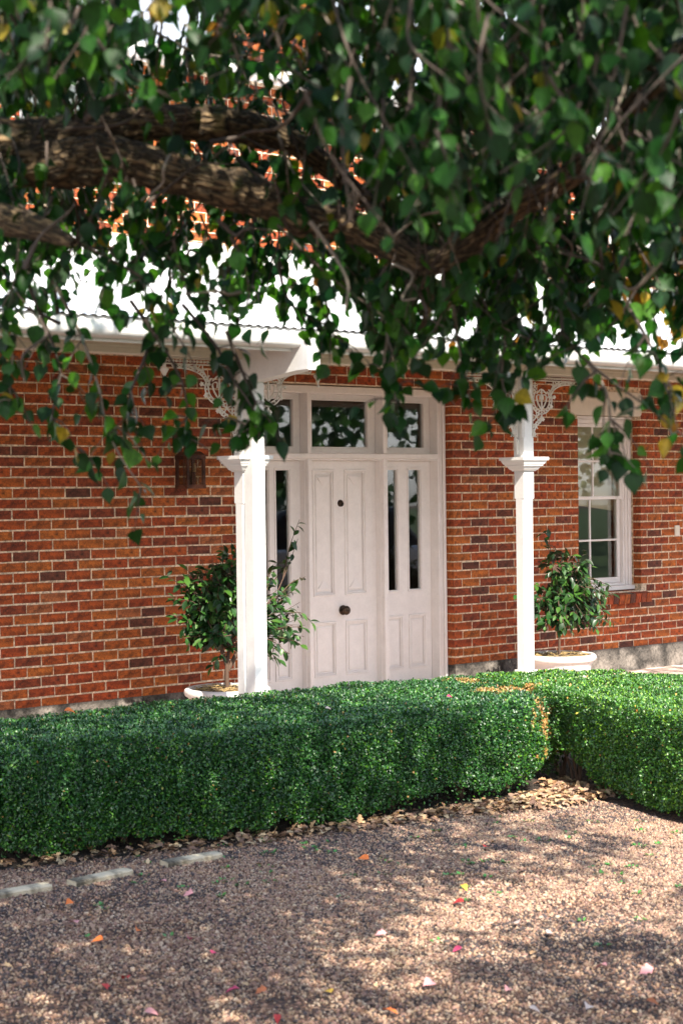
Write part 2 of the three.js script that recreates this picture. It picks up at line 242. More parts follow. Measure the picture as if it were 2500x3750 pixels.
// a flat leaf with rectangular holes
function leaf(x0, x1, y0, y1, z0, z1, holes) { const s = new THREE.Shape(); s.moveTo(x0, y0); s.lineTo(x1, y0); s.lineTo(x1, y1); s.lineTo(x0, y1); s.closePath(); for (const [a, b, c, d] of holes) { const p = new THREE.Path(); p.moveTo(a, c); p.lineTo(a, d); p.lineTo(b, d); p.lineTo(b, c); p.closePath(); s.holes.push(p); } const g = new THREE.ExtrudeGeometry(s, { depth: z1 - z0, bevelEnabled: false }); g.translate(0, 0, z0); return worldUV(g); }
{
  const fr = group('door_frame', house);
  mesh('jamb', merge([chbox(DOOR.x0, DOOR.x0 + 0.085, 0.1, 2.975, -0.38, ZF, 0.006)]), M.door, fr);
  mesh('jamb', merge([chbox(DOOR.x1 - 0.09, DOOR.x1 - 0.034, 0.1, 2.975, -0.38, ZF, 0.006), chbox(DOOR.x1 - 0.032, DOOR.x1 - 0.001, 0.1, 3.045, ZF - 0.03, ZF + 0.022, 0.008)]), M.door, fr);
  mesh('head', merge([chbox(DOOR.x0, DOOR.x1 - 0.034, 2.975, 3.045, -0.38, ZF + 0.004, 0.006, 'x')]), M.door, fr);
  for (const [a, b] of [[9.181, 9.228], [10.095, 10.148]]) mesh('mullion', merge([chbox(a, b, 0.1, 2.36, -0.38, ZF, 0.006), chbox(a + 0.002, b - 0.002, 2.412, 2.975, -0.38, ZF - 0.002, 0.006), chbox(a - 0.006, a + 0.004, 0.1, 2.36, -0.3, ZF - 0.05, 0.002)]), M.door, fr);
  mesh('transom_bar', merge([chbox(DOOR.x0 + 0.085, DOOR.x1 - 0.09, 2.36, 2.412, -0.38, ZF + 0.003, 0.008, 'x'), chbox(DOOR.x0 + 0.085, DOOR.x1 - 0.09, 2.345, 2.359, -0.38, ZF - 0.02, 0.003, 'x')]), M.door, fr);
  const door = group('door', house);
  const P = [[9.319, 9.576, 1.058, 2.256], [9.702, 9.963, 1.058, 2.256], [9.319, 9.585, 0.29, 0.81], [9.702, 9.972, 0.29, 0.81]];
  mesh('door_leaf', leaf(9.23, 10.093, 0.105, 2.343, ZL - 0.04, ZL, P), M.door, door);
  P.forEach((p, i) => panelSet(door, p[0] - 0.002, p[1] + 0.002, p[2] - 0.002, p[3] + 0.002, ZL, i < 2, M.door));
  // knocker: backplate rose with a hanging ring boss
  { const k = []; const pl = new THREE.CylinderGeometry(0.03, 0.034, 0.012, 20); pl.rotateX(Math.PI / 2); pl.translate(9.653, 1.938, ZL + 0.006); const t = new THREE.TorusGeometry(0.021, 0.006, 8, 20); t.translate(9.653, 1.932, ZL + 0.018); const b = new THREE.SphereGeometry(0.012, 12, 8); b.translate(9.653, 1.95, ZL + 0.018); mesh('door_knocker', merge([pl, t, b]), M.bronze, door); }
  { const prof = [[0, 0], [0.046, 0], [0.048, 0.006], [0.034, 0.011], [0.015, 0.014], [0.012, 0.032], [0.02, 0.04], [0.038, 0.048], [0.044, 0.06], [0.038, 0.073], [0.02, 0.082], [0, 0.084]].map(p => new THREE.Vector2(p[0], p[1])); const g = new THREE.LatheGeometry(prof, 24); g.rotateX(Math.PI / 2); g.translate(9.668, 0.913, ZL); mesh('door_knob', g, M.bronze, door); }
  const slight = (x0, x1, panes, low) => {
    const s = group('sidelight', house); const holes = panes.map(p => [p[0], p[1], 1.074, 2.254]), lows = low.map(p => [p[0], p[1], 0.292, 0.822]);
    mesh('sidelight_leaf', leaf(x0, x1, 0.105, 2.343, ZL - 0.04, ZL, [...holes, ...lows]), M.door, s);
    lows.forEach(p => panelSet(s, p[0] - 0.002, p[1] + 0.002, p[2] - 0.002, p[3] + 0.002, ZL, false, M.door));
    for (const h of holes) { const w = 0.014, l = []; const [a, b, c, d] = [h[0] - 0.022, h[1] + 0.022, h[2] - 0.022, h[3] + 0.022]; l.push(chbox(a, b, c, c + w, ZL, ZL + 0.01, 0.003, 'x'), chbox(a, b, d - w, d, ZL, ZL + 0.01, 0.003, 'x'), chbox(a, a + w, c + w, d - w, ZL, ZL + 0.01, 0.003), chbox(b - w, b, c + w, d - w, ZL, ZL + 0.01, 0.003)); mesh('bead', merge(l), M.door, s); mesh('pane', box(h[0] - 0.003, h[1] + 0.003, h[2] - 0.003, h[3] + 0.003, ZL - 0.024, ZL - 0.022), M.glass, s); }
  };
  slight(8.527, 9.179, [[8.65, 8.80], [8.896, 9.044]], [[8.62, 8.81], [8.868, 9.06]]);
  slight(10.15, 10.796, [[10.212, 10.358], [10.515, 10.661]], [[10.2, 10.42], [10.498, 10.722]]);
  for (const [a, b, p, q] of [[8.527, 9.179, 8.65, 9.098], [9.23, 10.093, 9.321, 9.994], [10.15, 10.796, 10.252, 10.714]]) {
    const s = group('transom_light', house); mesh('sash', leaf(a, b, 2.414, 2.974, ZL - 0.04, ZL, [[p, q, 2.476, 2.918]]), M.door, s);
    const l = [chbox(p - 0.012, q + 0.012, 2.464, 2.474, ZL, ZL + 0.008, 0.002, 'x'), chbox(p - 0.012, q + 0.012, 2.92, 2.93, ZL, ZL + 0.008, 0.002, 'x'), chbox(q + 0.002, q + 0.012, 2.474, 2.92, ZL, ZL + 0.008, 0.002)]; mesh('bead', merge(l), M.door, s);
    mesh('pane', box(p - 0.003, q + 0.003, 2.473, 2.921, ZL - 0.024, ZL - 0.022), M.glass, s);
  }
  mesh('hall_lining', merge([box(8.44, 10.888, 0.09, 0.1, -0.9, -0.4)]), M.dark, house);
}
// sash window -------------------------------------------------------------------
{
  const w = group('window', house), x0 = WIN.x0, x1 = WIN.x1, zf = -0.125;
  mesh('frame', merge([chbox(x0, x0 + 0.07, 0.985, 2.80, -0.3, zf, 0.006), chbox(x1 - 0.05, x1 - 0.004, 0.985, 2.80, -0.3, zf, 0.008), chbox(x1 - 0.082, x1 - 0.051, 0.985, 2.75, -0.3, zf - 0.02, 0.006), chbox(x1 - 0.11, x1 - 0.083, 0.985, 2.75, -0.3, zf - 0.035, 0.004), chbox(x0 + 0.07, x1 - 0.05, 2.752, 2.80, -0.3, zf - 0.003, 0.006, 'x'), chbox(x0, x1, 2.802, 2.829, -0.3, zf + 0.01, 0.004, 'x')]), M.door, w);
  mesh('sill', merge([chbox(x0, x1 - 0.001, 0.936, 0.984, -0.3, zf + 0.035, 0.006, 'x'), chbox(x0 + 0.07, x1 - 0.11, 0.985, 1.012, -0.3, zf - 0.03, 0.005, 'x')]), M.door, w);
  const sash = (ya, yb, z, mx, my, stile, bot) => {
    const a = x0 + 0.072, b = x1 - 0.112; const l = [chbox(a, a + stile, ya, yb, z - 0.035, z, 0.004), chbox(b - stile, b, ya, yb, z - 0.035, z, 0.004), chbox(a + stile, b - stile, ya, ya + bot, z - 0.034, z - 0.001, 0.004, 'x'), chbox(a + stile, b - stile, yb - 0.035, yb, z - 0.034, z - 0.001, 0.004, 'x')]; mesh('sash', merge(l), M.door, w);
    mesh('muntin', merge([chbox(mx - 0.011, mx + 0.011, ya + bot, yb - 0.035, z - 0.03, z - 0.004, 0.005)]), M.door, w); mesh('muntin', merge([chbox(a + stile, b - stile, my - 0.011, my + 0.011, z - 0.029, z - 0.005, 0.005, 'x')]), M.door, w);
    for (const [p, q] of [[a + stile, mx - 0.011], [mx + 0.011, b - stile]]) for (const [r, t] of [[ya + bot, my - 0.011], [my + 0.011, yb - 0.035]]) mesh('pane', box(p - 0.002, q + 0.002, r - 0.002, t + 0.002, z - 0.019, z - 0.017), M.glass, w);
  };
  sash(1.93, 2.75, zf - 0.035, 13.085, 2.345, 0.035, 0.035);
  sash(1.013, 1.965, zf - 0.075, 13.075, 1.485, 0.045, 0.06);
  { const s = new THREE.Shape(); s.moveTo(x0 + 0.05, 2.78); s.lineTo(x1 - 0.08, 2.78); s.lineTo(x1 - 0.08, 1.80); s.lineTo(x0 + 0.05, 1.90); s.closePath(); const g = new THREE.ExtrudeGeometry(s, { depth: 0.003, bevelEnabled: false }); g.translate(0, 0, -0.33); tag(mesh('blind', g, M.blind, w), 'beige roller blind pulled down over the upper sash'); }
  mesh('blind_hem', box(x0 + 0.05, x1 - 0.08, 2.06, 2.072, -0.326, -0.32), M.blind, w);
  mesh('lintel', merge([chbox(lintelHole.x0 + 0.004, lintelHole.x1, 2.834, 3.09, -0.3, 0.012, 0.02, 'z')]), M.cream, house);
  // brick-on-edge sill, sloping outwards
  for (let i = 0; i < 13; i++) { const g = brickGeos[i % 6], m = mesh('sill_brick', g, brickMats[[0, 2, 4, 0, 7, 2, 5, 0, 1, 5, 2, 4, 0][i]], house); m.position.set(12.634 + i * 0.0885, 0.868, -0.03); m.scale.set(0.077, 0.10, 0.23); m.rotation.x = 0.16; m.rotation.z = rr(-0.02, 0.02); }
  { const g = box(12.595, 13.735, 0.828, 0.902, -0.14, 0.066); g.translate(0, 0, 0); mesh('sill_mortar', g, M.mortar, house); }
}
for (const o of UPWIN) { const w = group('window', house); const z = -0.1; mesh('frame', merge([chbox(o.x0, o.x0 + 0.09, o.y0, o.y1, -0.25, z, 0.005), chbox(o.x1 - 0.09, o.x1, o.y0, o.y1, -0.25, z, 0.005), chbox(o.x0 + 0.09, o.x1 - 0.09, o.y1 - 0.09, o.y1, -0.25, z, 0.005, 'x'), chbox(o.x0 - 0.05, o.x1 + 0.05, o.y0 - 0.08, o.y0, -0.25, 0.05, 0.01, 'x'), chbox(o.x0 + 0.09, o.x1 - 0.09, (o.y0 + o.y1) / 2 - 0.03, (o.y0 + o.y1) / 2 + 0.03, -0.2, z - 0.03, 0.005, 'x')]), M.white, w); mesh('pane', box(o.x0 + 0.09, o.x1 - 0.09, o.y0, o.y1 - 0.09, -0.17, -0.168), M.glass, w); mesh('blind', box(o.x0 + 0.05, o.x1 - 0.05, o.y0, o.y1, -0.32, -0.31), M.white, w); }
// terracotta air vent low on the upper wall
{ const l = [], p = onGround(0, 0, 5); void p; const cx = 8.93, cy = 4.32; for (let i = -3; i <= 3; i++) { for (let j = -1; j <= 1; j++) { const g = box(-0.02, 0.02, -0.004, 0.004, 0.002, 0.02); g.rotateZ(((i + j) & 1) ? 0.9 : -0.9); g.translate(cx + i * 0.032, cy + j * 0.032, 0); l.push(g); } } l.push(box(cx - 0.13, cx + 0.13, cy + 0.05, cy + 0.062, 0.002, 0.022), box(cx - 0.13, cx + 0.13, cy - 0.062, cy - 0.05, 0.002, 0.022)); mesh('air_vent', merge(l), brickMats[3], house); }

// verandah ------------------------------------------------------------------------
const EZ = 2.80, EY = 3.2, RS = (4.16 - EY) / EZ;      // eave position and roof slope
{ // corrugated iron sheet roof, each sheet of its own
  const mk = (x0, n) => { const pos = [], idx = [], P = 0.076, per0 = 8, nx = n * per0; for (let s = 0; s < 2; s++) for (let i = 0; i <= nx; i++) { const x = x0 + i / per0 * P, y = 0.005 * Math.cos(i / per0 * Math.PI * 2); pos.push(x, (s ? 4.16 : EY) + y + 0.004, s ? 0 : EZ + 0.02); } for (let i = 0; i < nx; i++) idx.push(i, i + 1, i + nx + 1, i + 1, i + nx + 2, i + nx + 1); const g = new THREE.BufferGeometry(); g.setAttribute('position', new THREE.Float32BufferAttribute(pos, 3)); g.setIndex(idx); g.computeVertexNormals(); return g; };
  const roof = group('verandah_roof', house);
  for (let k = 0; k < 21; k++) { const m = mesh('roof_sheet', mk(1.6 + k * 0.76, 10), M.roof, roof); m.position.y = (k & 1) * 0.004; }
  mesh('flashing', box(1.6, 17.5, 4.15, 4.24, 0.004, 0.03), M.roof, roof);
  const l = []; for (let i = 0; i < 4; i++) { const z0 = 2.08 + i * 0.165; l.push(null); } void l;
  const sof = box(1.6, 17.5, -0.012, 0, 0, Math.hypot(EZ - 0.1, 0.92)); sof.rotateX(Math.atan(RS)); sof.translate(0, 4.10, 0.02); mesh('soffit', sof, M.cream, roof);
  mesh('fascia', merge([chbox(1.6, 17.5, 3.05, 3.185, EZ - 0.145, EZ - 0.12, 0.003, 'x')]), M.white, house);
  // quad gutter
  const s = new THREE.Shape(); s.moveTo(0, 0.115); s.lineTo(0, 0); s.lineTo(0.06, 0); s.quadraticCurveTo(0.115, 0.005, 0.118, 0.06); s.lineTo(0.118, 0.118); s.quadraticCurveTo(0.118, 0.132, 0.105, 0.132); s.lineTo(0.103, 0.124); s.lineTo(0.108, 0.11); s.lineTo(0.108, 0.06); s.quadraticCurveTo(0.1, 0.012, 0.06, 0.008); s.lineTo(0.008, 0.008); s.lineTo(0.008, 0.115); s.closePath();
  const g = new THREE.ExtrudeGeometry(s, { depth: 15.9, bevelEnabled: false, curveSegments: 6 }); g.rotateY(-Math.PI / 2); g.translate(17.5, 3.072, EZ - 0.118); mesh('gutter', g, M.white, house);
  mesh('beam', merge([chbox(1.6, 17.5, 3.04, 3.30, 1.94, 2.06, 0.006, 'x'), chbox(1.6, 17.5, 3.085, 3.10, 2.06, 2.072, 0.003, 'x')]), M.cream, house);
}
function post(cx, cz, w = 0.118) {
  const p = group('verandah_post', house), h = w / 2, l = [];
  const oct = (y0, y1, c) => chbox(cx - h, cx + h, y0, y1, cz - h, cz + h, c);
  mesh('shaft', merge([chbox(cx - h - 0.012, cx + h + 0.012, 0.06, 0.5, cz - h - 0.012, cz + h + 0.012, 0.004), oct(0.5, 1.97, 0.017), chbox(cx - h - 0.001, cx + h + 0.001, 1.97, 2.215, cz - h - 0.001, cz + h + 0.001, 0.003), chbox(cx - h - 0.0015, cx + h + 0.0015, 2.215, 2.49, cz - h - 0.0015, cz + h + 0.0015, 0.003), oct(2.49, 3.045, 0.017)]), M.white, p);
  const prof = [[0.012, 2.205], [0.016, 2.213], [0.03, 2.222], [0.04, 2.24], [0.046, 2.25], [0.058, 2.252], [0.058, 2.262], [0.066, 2.265], [0.078, 2.288], [0.08, 2.296], [0.092, 2.298], [0.092, 2.325], [0.0, 2.327]];
  for (let i = 0; i < prof.length - 1; i++) { const [a, y0] = prof[i], [b, y1] = prof[i + 1]; if (y1 - y0 < 1e-4) continue; const g = new THREE.CylinderGeometry((h + b) * Math.SQRT2, (h + a) * Math.SQRT2, y1 - y0, 4, 1, true); g.rotateY(Math.PI / 4); const f = g.toNonIndexed(); f.computeVertexNormals(); f.translate(cx, (y0 + y1) / 2, cz); l.push(f); }
  mesh('capital', merge(l), M.white, p); return p;
}
const PX = [1.16 + 2.91, 6.985, 9.895, 12.805, 15.715].slice(1);
for (const x of [6.985, 9.895, 15.9]) post(x, 2.0);
// plain square post in front of the first one, carrying an outrigger bracket
{ const p = group('verandah_post', house); mesh('shaft', merge([chbox(6.931, 7.041, 0.06, 2.875, 2.062, 2.178, 0.004)]), M.white, p);
  const s = new THREE.Shape(); s.moveTo(2.062, 2.875); s.lineTo(2.19, 2.868); s.quadraticCurveTo(2.5, 2.895, 2.73, 2.915); s.lineTo(2.862, 2.915); s.lineTo(2.862, 3.165); s.lineTo(2.062, 3.165); s.closePath(); const g = new THREE.ExtrudeGeometry(s, { depth: 0.104, bevelEnabled: true, bevelThickness: 0.003, bevelSize: 0.003, bevelSegments: 1 }); g.rotateY(-Math.PI / 2); g.translate(7.038, 0, 0); worldUV(g); mesh('bracket', g, M.white, p); }
// cast-iron lace brackets
{
  const w = 0.0055, L = [];
  const crv = (pts, r = w, n = 10) => L.push(tube(pts.map(p => V(p[0], p[1], 0)), [r, r], 5, n));
  const bar = (a, b, c, d, r = w) => crv([[a, b], [(a + c) / 2, (b + d) / 2], [c, d]], r, 2);
  const star = (x, y, r) => { for (let i = 0; i < 5; i++) { const t = i * 1.2566 + 0.3; bar(x, y, x + r * Math.cos(t), y + r * Math.sin(t), 0.0045); } L.push(ball(x, y, 0, 0.009)); };
  const knob = (x, y) => { L.push(ball(x, y, 0, 0.012)); for (let i = 0; i < 5; i++) { const t = i * 1.2566; L.push(ball(x + 0.013 * Math.cos(t), y + 0.013 * Math.sin(t), 0, 0.006)); } };
  const ladder = (A, n, off) => { const ca = new THREE.CatmullRomCurve3(A.map(p => V(p[0], p[1], 0))); const B = []; for (let i = 0; i <= n; i++) { const p = ca.getPoint(i / n), t = ca.getTangent(i / n); const q = V(p.x - t.y * off, p.y + t.x * off, 0); B.push([q.x, q.y]); if (i) L.push(ball((p.x + q.x) / 2, (p.y + q.y) / 2, 0, off * 0.3)); } crv(A, w, 14); crv(B, w, 14); };
  bar(0, -0.008, 0.63, -0.008); bar(0, -0.05, 0.63, -0.05); for (let i = 0; i < 21; i++) L.push(ball(0.015 + i * 0.03, -0.029, 0, 0.0105));
  bar(0.008, -0.05, 0.008, -0.68); bar(0.042, -0.05, 0.042, -0.52); for (let i = 0; i < 18; i++) L.push(ball(0.025, -0.07 - i * 0.025, 0, 0.008));
  ladder([[0.012, -0.69], [0.03, -0.57], [0.08, -0.46], [0.155, -0.395]], 12, 0.026); knob(0.17, -0.385);
  { const cx = 0.155, cy = -0.215; for (const r of [0.125, 0.098]) { const a = []; for (let i = 0; i <= 16; i++) { const t = Math.PI * (-1.25 + 1.5 * i / 16); a.push([cx + r * Math.cos(t), cy + r * Math.sin(t)]); } crv(a, w, 32); } for (let i = 0; i < 16; i++) { const t = Math.PI * (-1.25 + 1.5 * i / 16); L.push(ball(cx + 0.1115 * Math.cos(t), cy + 0.1115 * Math.sin(t), 0, 0.0075)); }
    for (const m of [-1, 1]) { crv([[cx, cy - 0.09], [cx + m * 0.045, cy - 0.03], [cx + m * 0.06, cy + 0.03], [cx + m * 0.02, cy + 0.04], [cx + m * 0.02, cy]], 0.006, 12); } bar(cx, cy - 0.09, cx, cy + 0.09, 0.0065); crv([[cx - 0.06, cy + 0.05], [cx, cy + 0.09], [cx + 0.06, cy + 0.05]], w, 8); knob(0.275, -0.275); }
  ladder([[0.255, -0.21], [0.30, -0.135], [0.40, -0.09], [0.56, -0.075]], 14, 0.024); knob(0.31, -0.19);
  star(0.09, -0.36, 0.04); star(0.085, -0.44, 0.035); star(0.075, -0.1, 0.035); star(0.30, -0.09, 0.035); star(0.37, -0.072, 0.02); star(0.07, -0.52, 0.025); bar(0.155, -0.34, 0.135, -0.42); bar(0.05, -0.4, 0.12, -0.34); bar(0.155, -0.34, 0.16, -0.39); bar(0.28, -0.2, 0.31, -0.19);
  for (let i = 0; i < 5; i++) crv([[0.32 + i * 0.05, -0.052], [0.345 + i * 0.05, -0.075], [0.37 + i * 0.05, -0.052]], 0.0045, 6);
  { const pr = [[0, -0.19], [0.008, -0.185], [0.012, -0.175], [0.006, -0.165], [0.006, -0.15], [0.014, -0.125], [0.03, -0.095], [0.026, -0.085], [0.012, -0.078], [0.012, -0.05]].map(p => new THREE.Vector2(p[0], p[1])); const g = new THREE.LatheGeometry(pr, 10); g.translate(0.63, 0, 0); L.push(g); for (let i = 0; i < 5; i++) L.push(ball(0.605 + i * 0.0125, -0.09, 0, 0.008)); }
  const geo = merge(L); geo.scale(1, 1, 1.5);
  for (const [x, s] of [[6.985, -1], [6.985, 1], [9.895, -1], [9.895, 1]]) { const b = mesh('lace_bracket', geo, M.lace, house); b.position.set(x + s * 0.066, 3.04, 2.0); b.scale.x = s; }
}
// upper roof and chimney ---------------------------------------------------------------
{
  const r = group('main_roof', house);
  const s = new THREE.Shape(); s.moveTo(0.42, 5.72); s.lineTo(-3.2, 6.75); s.lineTo(-6.8, 5.72); s.closePath(); const g = new THREE.ExtrudeGeometry(s, { depth: 16.6, bevelEnabled: false }); g.rotateY(-Math.PI / 2); g.translate(17.8, 0.03, 0); mesh('roof_covering', g, M.roof, r);
  mesh('eave_gutter', merge([chbox(1.2, 17.8, 5.66, 5.78, 0.36, 0.47, 0.02, 'x')]), M.white, r);
  const c = group('chimney', house), lst = []; const save = bricks.length; const cx0 = 9.15, cx1 = 9.95, z0 = -1.5, z1 = -0.75;
  for (let k = 0; k < 36; k++) { const y = 5.5 + k * CO, gr = k > 30 ? 0.05 : k > 8 && k < 11 ? 0.03 : 0; const xs = k & 1 ? [[0, 0.19], [0.2, 0.42], [0.43, 0.61], [0.62, 0.8]] : [[0, 0.23], [0.24, 0.47], [0.48, 0.68], [0.69, 0.8]]; for (const [a, b] of xs) { const cc = BR[brickKind()], g2 = clean(box(cx0 + a - (a === 0 ? gr : 0), cx0 + b + (b === 0.8 ? gr : 0), y + 0.005, y + 0.081, z1 - 0.1, z1 + gr)); const col = new Float32Array(g2.attributes.position.count * 3); for (let i = 0; i < col.length; i++) col[i] = cc[i % 3]; g2.setAttribute('color', new THREE.BufferAttribute(col, 3)); lst.push(g2); } for (const [a, b] of k & 1 ? [[0, 0.3], [0.31, 0.64]] : [[0.0, 0.18], [0.19, 0.42], [0.43, 0.64]]) { const cc = BR[brickKind()], g2 = clean(box(cx0 - gr, cx0 + 0.1, y + 0.005, y + 0.081, z0 + a, z0 + b)); const col = new Float32Array(g2.attributes.position.count * 3); for (let i = 0; i < col.length; i++) col[i] = cc[i % 3]; g2.setAttribute('color', new THREE.BufferAttribute(col, 3)); lst.push(g2); } }
  void save; tag(mesh('chimney_bricks', mergeGeometries(lst), brickVC, c), null, null, null, 'stuff');
  mesh('chimney_core', box(cx0 + 0.006, cx1 - 0.006, 5.2, 8.58, z0, z1 - 0.006), M.mortar, c);
  mesh('chimney_band', merge([chbox(cx0 - 0.09, cx1 + 0.09, 6.0, 6.14, z0 - 0.09, z1 + 0.09, 0.02, 'x')]), M.white, c);
}

// ------------------------------------------------------------------ wall lantern and switch plate
{
  const t = tag(group('wall_lantern'), 'rusty copper box lantern hanging from a hook on the brick wall', 'lantern'); t.position.set(7.665, 2.09, 0.21);
  const a = 0.082, H = 0.285, fr = [];
  for (const sx of [-1, 1]) for (const sz of [-1, 1]) fr.push(chbox(sx * a - 0.012, sx * a + 0.012, 0.022, H - 0.02, sz * a - 0.012, sz * a + 0.012, 0.002));
  for (const y of [[0, 0.035], [H - 0.035, H]]) fr.push(box(-a - 0.014, a + 0.014, y[0], y[1], a - 0.01, a + 0.015), box(-a - 0.014, a + 0.014, y[0], y[1], -a - 0.015, -a + 0.01), box(-a - 0.015, -a + 0.01, y[0] + 0.001, y[1] - 0.001, -a + 0.01, a - 0.01), box(a - 0.01, a + 0.015, y[0] + 0.001, y[1] - 0.001, -a + 0.01, a - 0.01));
  fr.push(box(-a, a, 0.002, 0.012, -a, a)); mesh('frame', merge(fr), M.rust, t);
  const guard = []; for (const k of [-0.042, -0.028, 0.045, 0.06]) { guard.push(tube([V(k, 0.02, a + 0.018), V(k, H / 2, a + 0.019), V(k, H - 0.02, a + 0.018)], [0.003, 0.003], 5, 2), tube([V(-a - 0.018, 0.02, k), V(-a - 0.019, H / 2, k), V(-a - 0.018, H - 0.02, k)], [0.003, 0.003], 5, 2)); } mesh('guard_bars', merge(guard), M.rust, t);
  for (const [p, rot] of [[[0, H / 2, a], 0], [[0, H / 2, -a], 0], [[a, H / 2, 0], 1], [[-a, H / 2, 0], 1]]) { const g = new THREE.BoxGeometry(rot ? 0.002 : 2 * a - 0.026, H - 0.07, rot ? 2 * a - 0.026 : 0.002); const m = mesh('pane', g, M.lampGlass, t); m.position.set(...p); }
  { const g = new THREE.CylinderGeometry(0.062 * Math.SQRT2, (a + 0.015) * Math.SQRT2, 0.035, 4, 1, false); g.rotateY(Math.PI / 4); const q = g.toNonIndexed(); q.computeVertexNormals(); q.translate(0, H + 0.0175, 0); const c = new THREE.CylinderGeometry(0.056, 0.06, 0.085, 20); c.translate(0, H + 0.077, 0); const d = new THREE.ConeGeometry(0.062, 0.03, 20); d.translate(0, H + 0.134, 0); const r = new THREE.TorusGeometry(0.058, 0.004, 6, 24); r.rotateX(Math.PI / 2); r.translate(0, H + 0.118, 0); mesh('hood', merge([q, c, d, r]), M.rust, t); }
  mesh('hook_arm', merge([tube([V(0, H + 0.14, 0), V(0, H + 0.18, 0), V(0.0, H + 0.225, -0.03), V(0, H + 0.235, -0.09), V(0, H + 0.19, -0.15), V(0, H + 0.13, -0.195)], [0.006, 0.006], 8, 24)]), M.rust, t);
  mesh('back_plate', merge([chbox(-0.045, 0.045, H + 0.03, H + 0.2, -0.21, -0.195, 0.004)]), M.rust, t);
  const cd = []; for (const [x, z] of [[-0.03, 0.0], [0.028, 0.02], [0.02, -0.035]]) { const c = new THREE.CylinderGeometry(0.011, 0.011, 0.11, 10); c.translate(x, 0.085, z); cd.push(c); } mesh('candle_sleeves', merge(cd), M.rust, t);
  { const g = new THREE.CylinderGeometry(0.011, 0.011, 0.075, 12); g.translate(0.028, 0.18, 0.02); mesh('candle_tube', g, M.straw, t); }
}
{ const t = tag(group('switch_plate'), 'small cream switch plate on the brick wall right of the window', 'switch'); t.position.set(14.255, 1.565, 0); mesh('plate', chbox(-0.038, 0.038, -0.06, 0.06, 0.0, 0.014, 0.004, 'z'), M.cream, t); mesh('rocker', chbox(-0.012, 0.012, -0.018, 0.018, 0.0145, 0.019, 0.003, 'z'), M.cream, t); }

// ------------------------------------------------------------------ leaves
function leafGeo(L, W, fold, curl, shape) { // stalk at the origin, blade along +y, faces +z; shape: half widths along the blade
  const pos = [], uv = [], idx = [], n = shape.length - 1;
  for (let i = 0; i <= n; i++) { const t = i / n, hw = shape[i] * W / 2, y = t * L, z = -curl * L * t * t; for (const s of [-1, 0, 1]) { pos.push(s * hw, y, z + Math.abs(s) * hw * fold); uv.push(0.5 + s * shape[i] / 2, t); } }
  for (let i = 0; i < n; i++) for (let j = 0; j < 2; j++) { const a = i * 3 + j, b = a + 3; idx.push(a, a + 1, b, b, a + 1, b + 1); }
  const g = new THREE.BufferGeometry(); g.setAttribute('position', new THREE.Float32BufferAttribute(pos, 3)); g.setAttribute('uv', new THREE.Float32BufferAttribute(uv, 2)); g.setIndex(idx); g.computeVertexNormals(); return g;
}
const PEAR = [0.05, 0.72, 0.98, 1.0, 0.84, 0.55, 0.22, 0.0], OVAL = [0.06, 0.55, 0.9, 1, 0.85, 0.5, 0.0];
const pearLeaves = [leafGeo(1, 0.82, 0.22, 0.14, PEAR), leafGeo(1, 0.74, 0.4, 0.28, PEAR), leafGeo(1, 0.88, 0.12, 0.05, PEAR)];
const shrubLeaves = [leafGeo(1, 0.5, 0.3, 0.22, OVAL), leafGeo(1, 0.56, 0.18, 0.35, OVAL)];
const hedgeLeafGeo = (() => { const g = leafGeo(1, 0.62, 0.3, 0.2, [0.1, 0.9, 0.85, 0.0]); return g; })();
const m4 = new THREE.Matrix4(), qq = new THREE.Quaternion(), mx = new THREE.Matrix4();
function orient(dir, up) { // y axis along dir, z axis towards up
  const y = dir.clone().normalize(), z = up.clone().addScaledVector(y, -up.dot(y)); if (z.lengthSq() < 1e-6) z.set(0.1, 0.2, 1).addScaledVector(y, -y.z); z.normalize(); const x = new THREE.Vector3().crossVectors(y, z); mx.makeBasis(x, y, z); return new THREE.Quaternion().setFromRotationMatrix(mx);
}
const rdir = () => { const z = rr(-1, 1), a = rr(0, Math.PI * 2), s = Math.sqrt(1 - z * z); return V(s * Math.cos(a), z, s * Math.sin(a)); };
const scl = new THREE.Vector3();
function instanced(name, geo, mat, items, parent) { const im = new THREE.InstancedMesh(geo, mat, items.length); im.name = parent ? name : numbered(name); im.castShadow = im.receiveShadow = true; items.forEach((o, i) => { im.setMatrixAt(i, m4.compose(o.p, o.q, o.s.isVector3 ? o.s : scl.setScalar(o.s))); im.setColorAt(i, o.c); }); im.userData.kind = 'stuff'; (parent || scene).add(im); return im; }

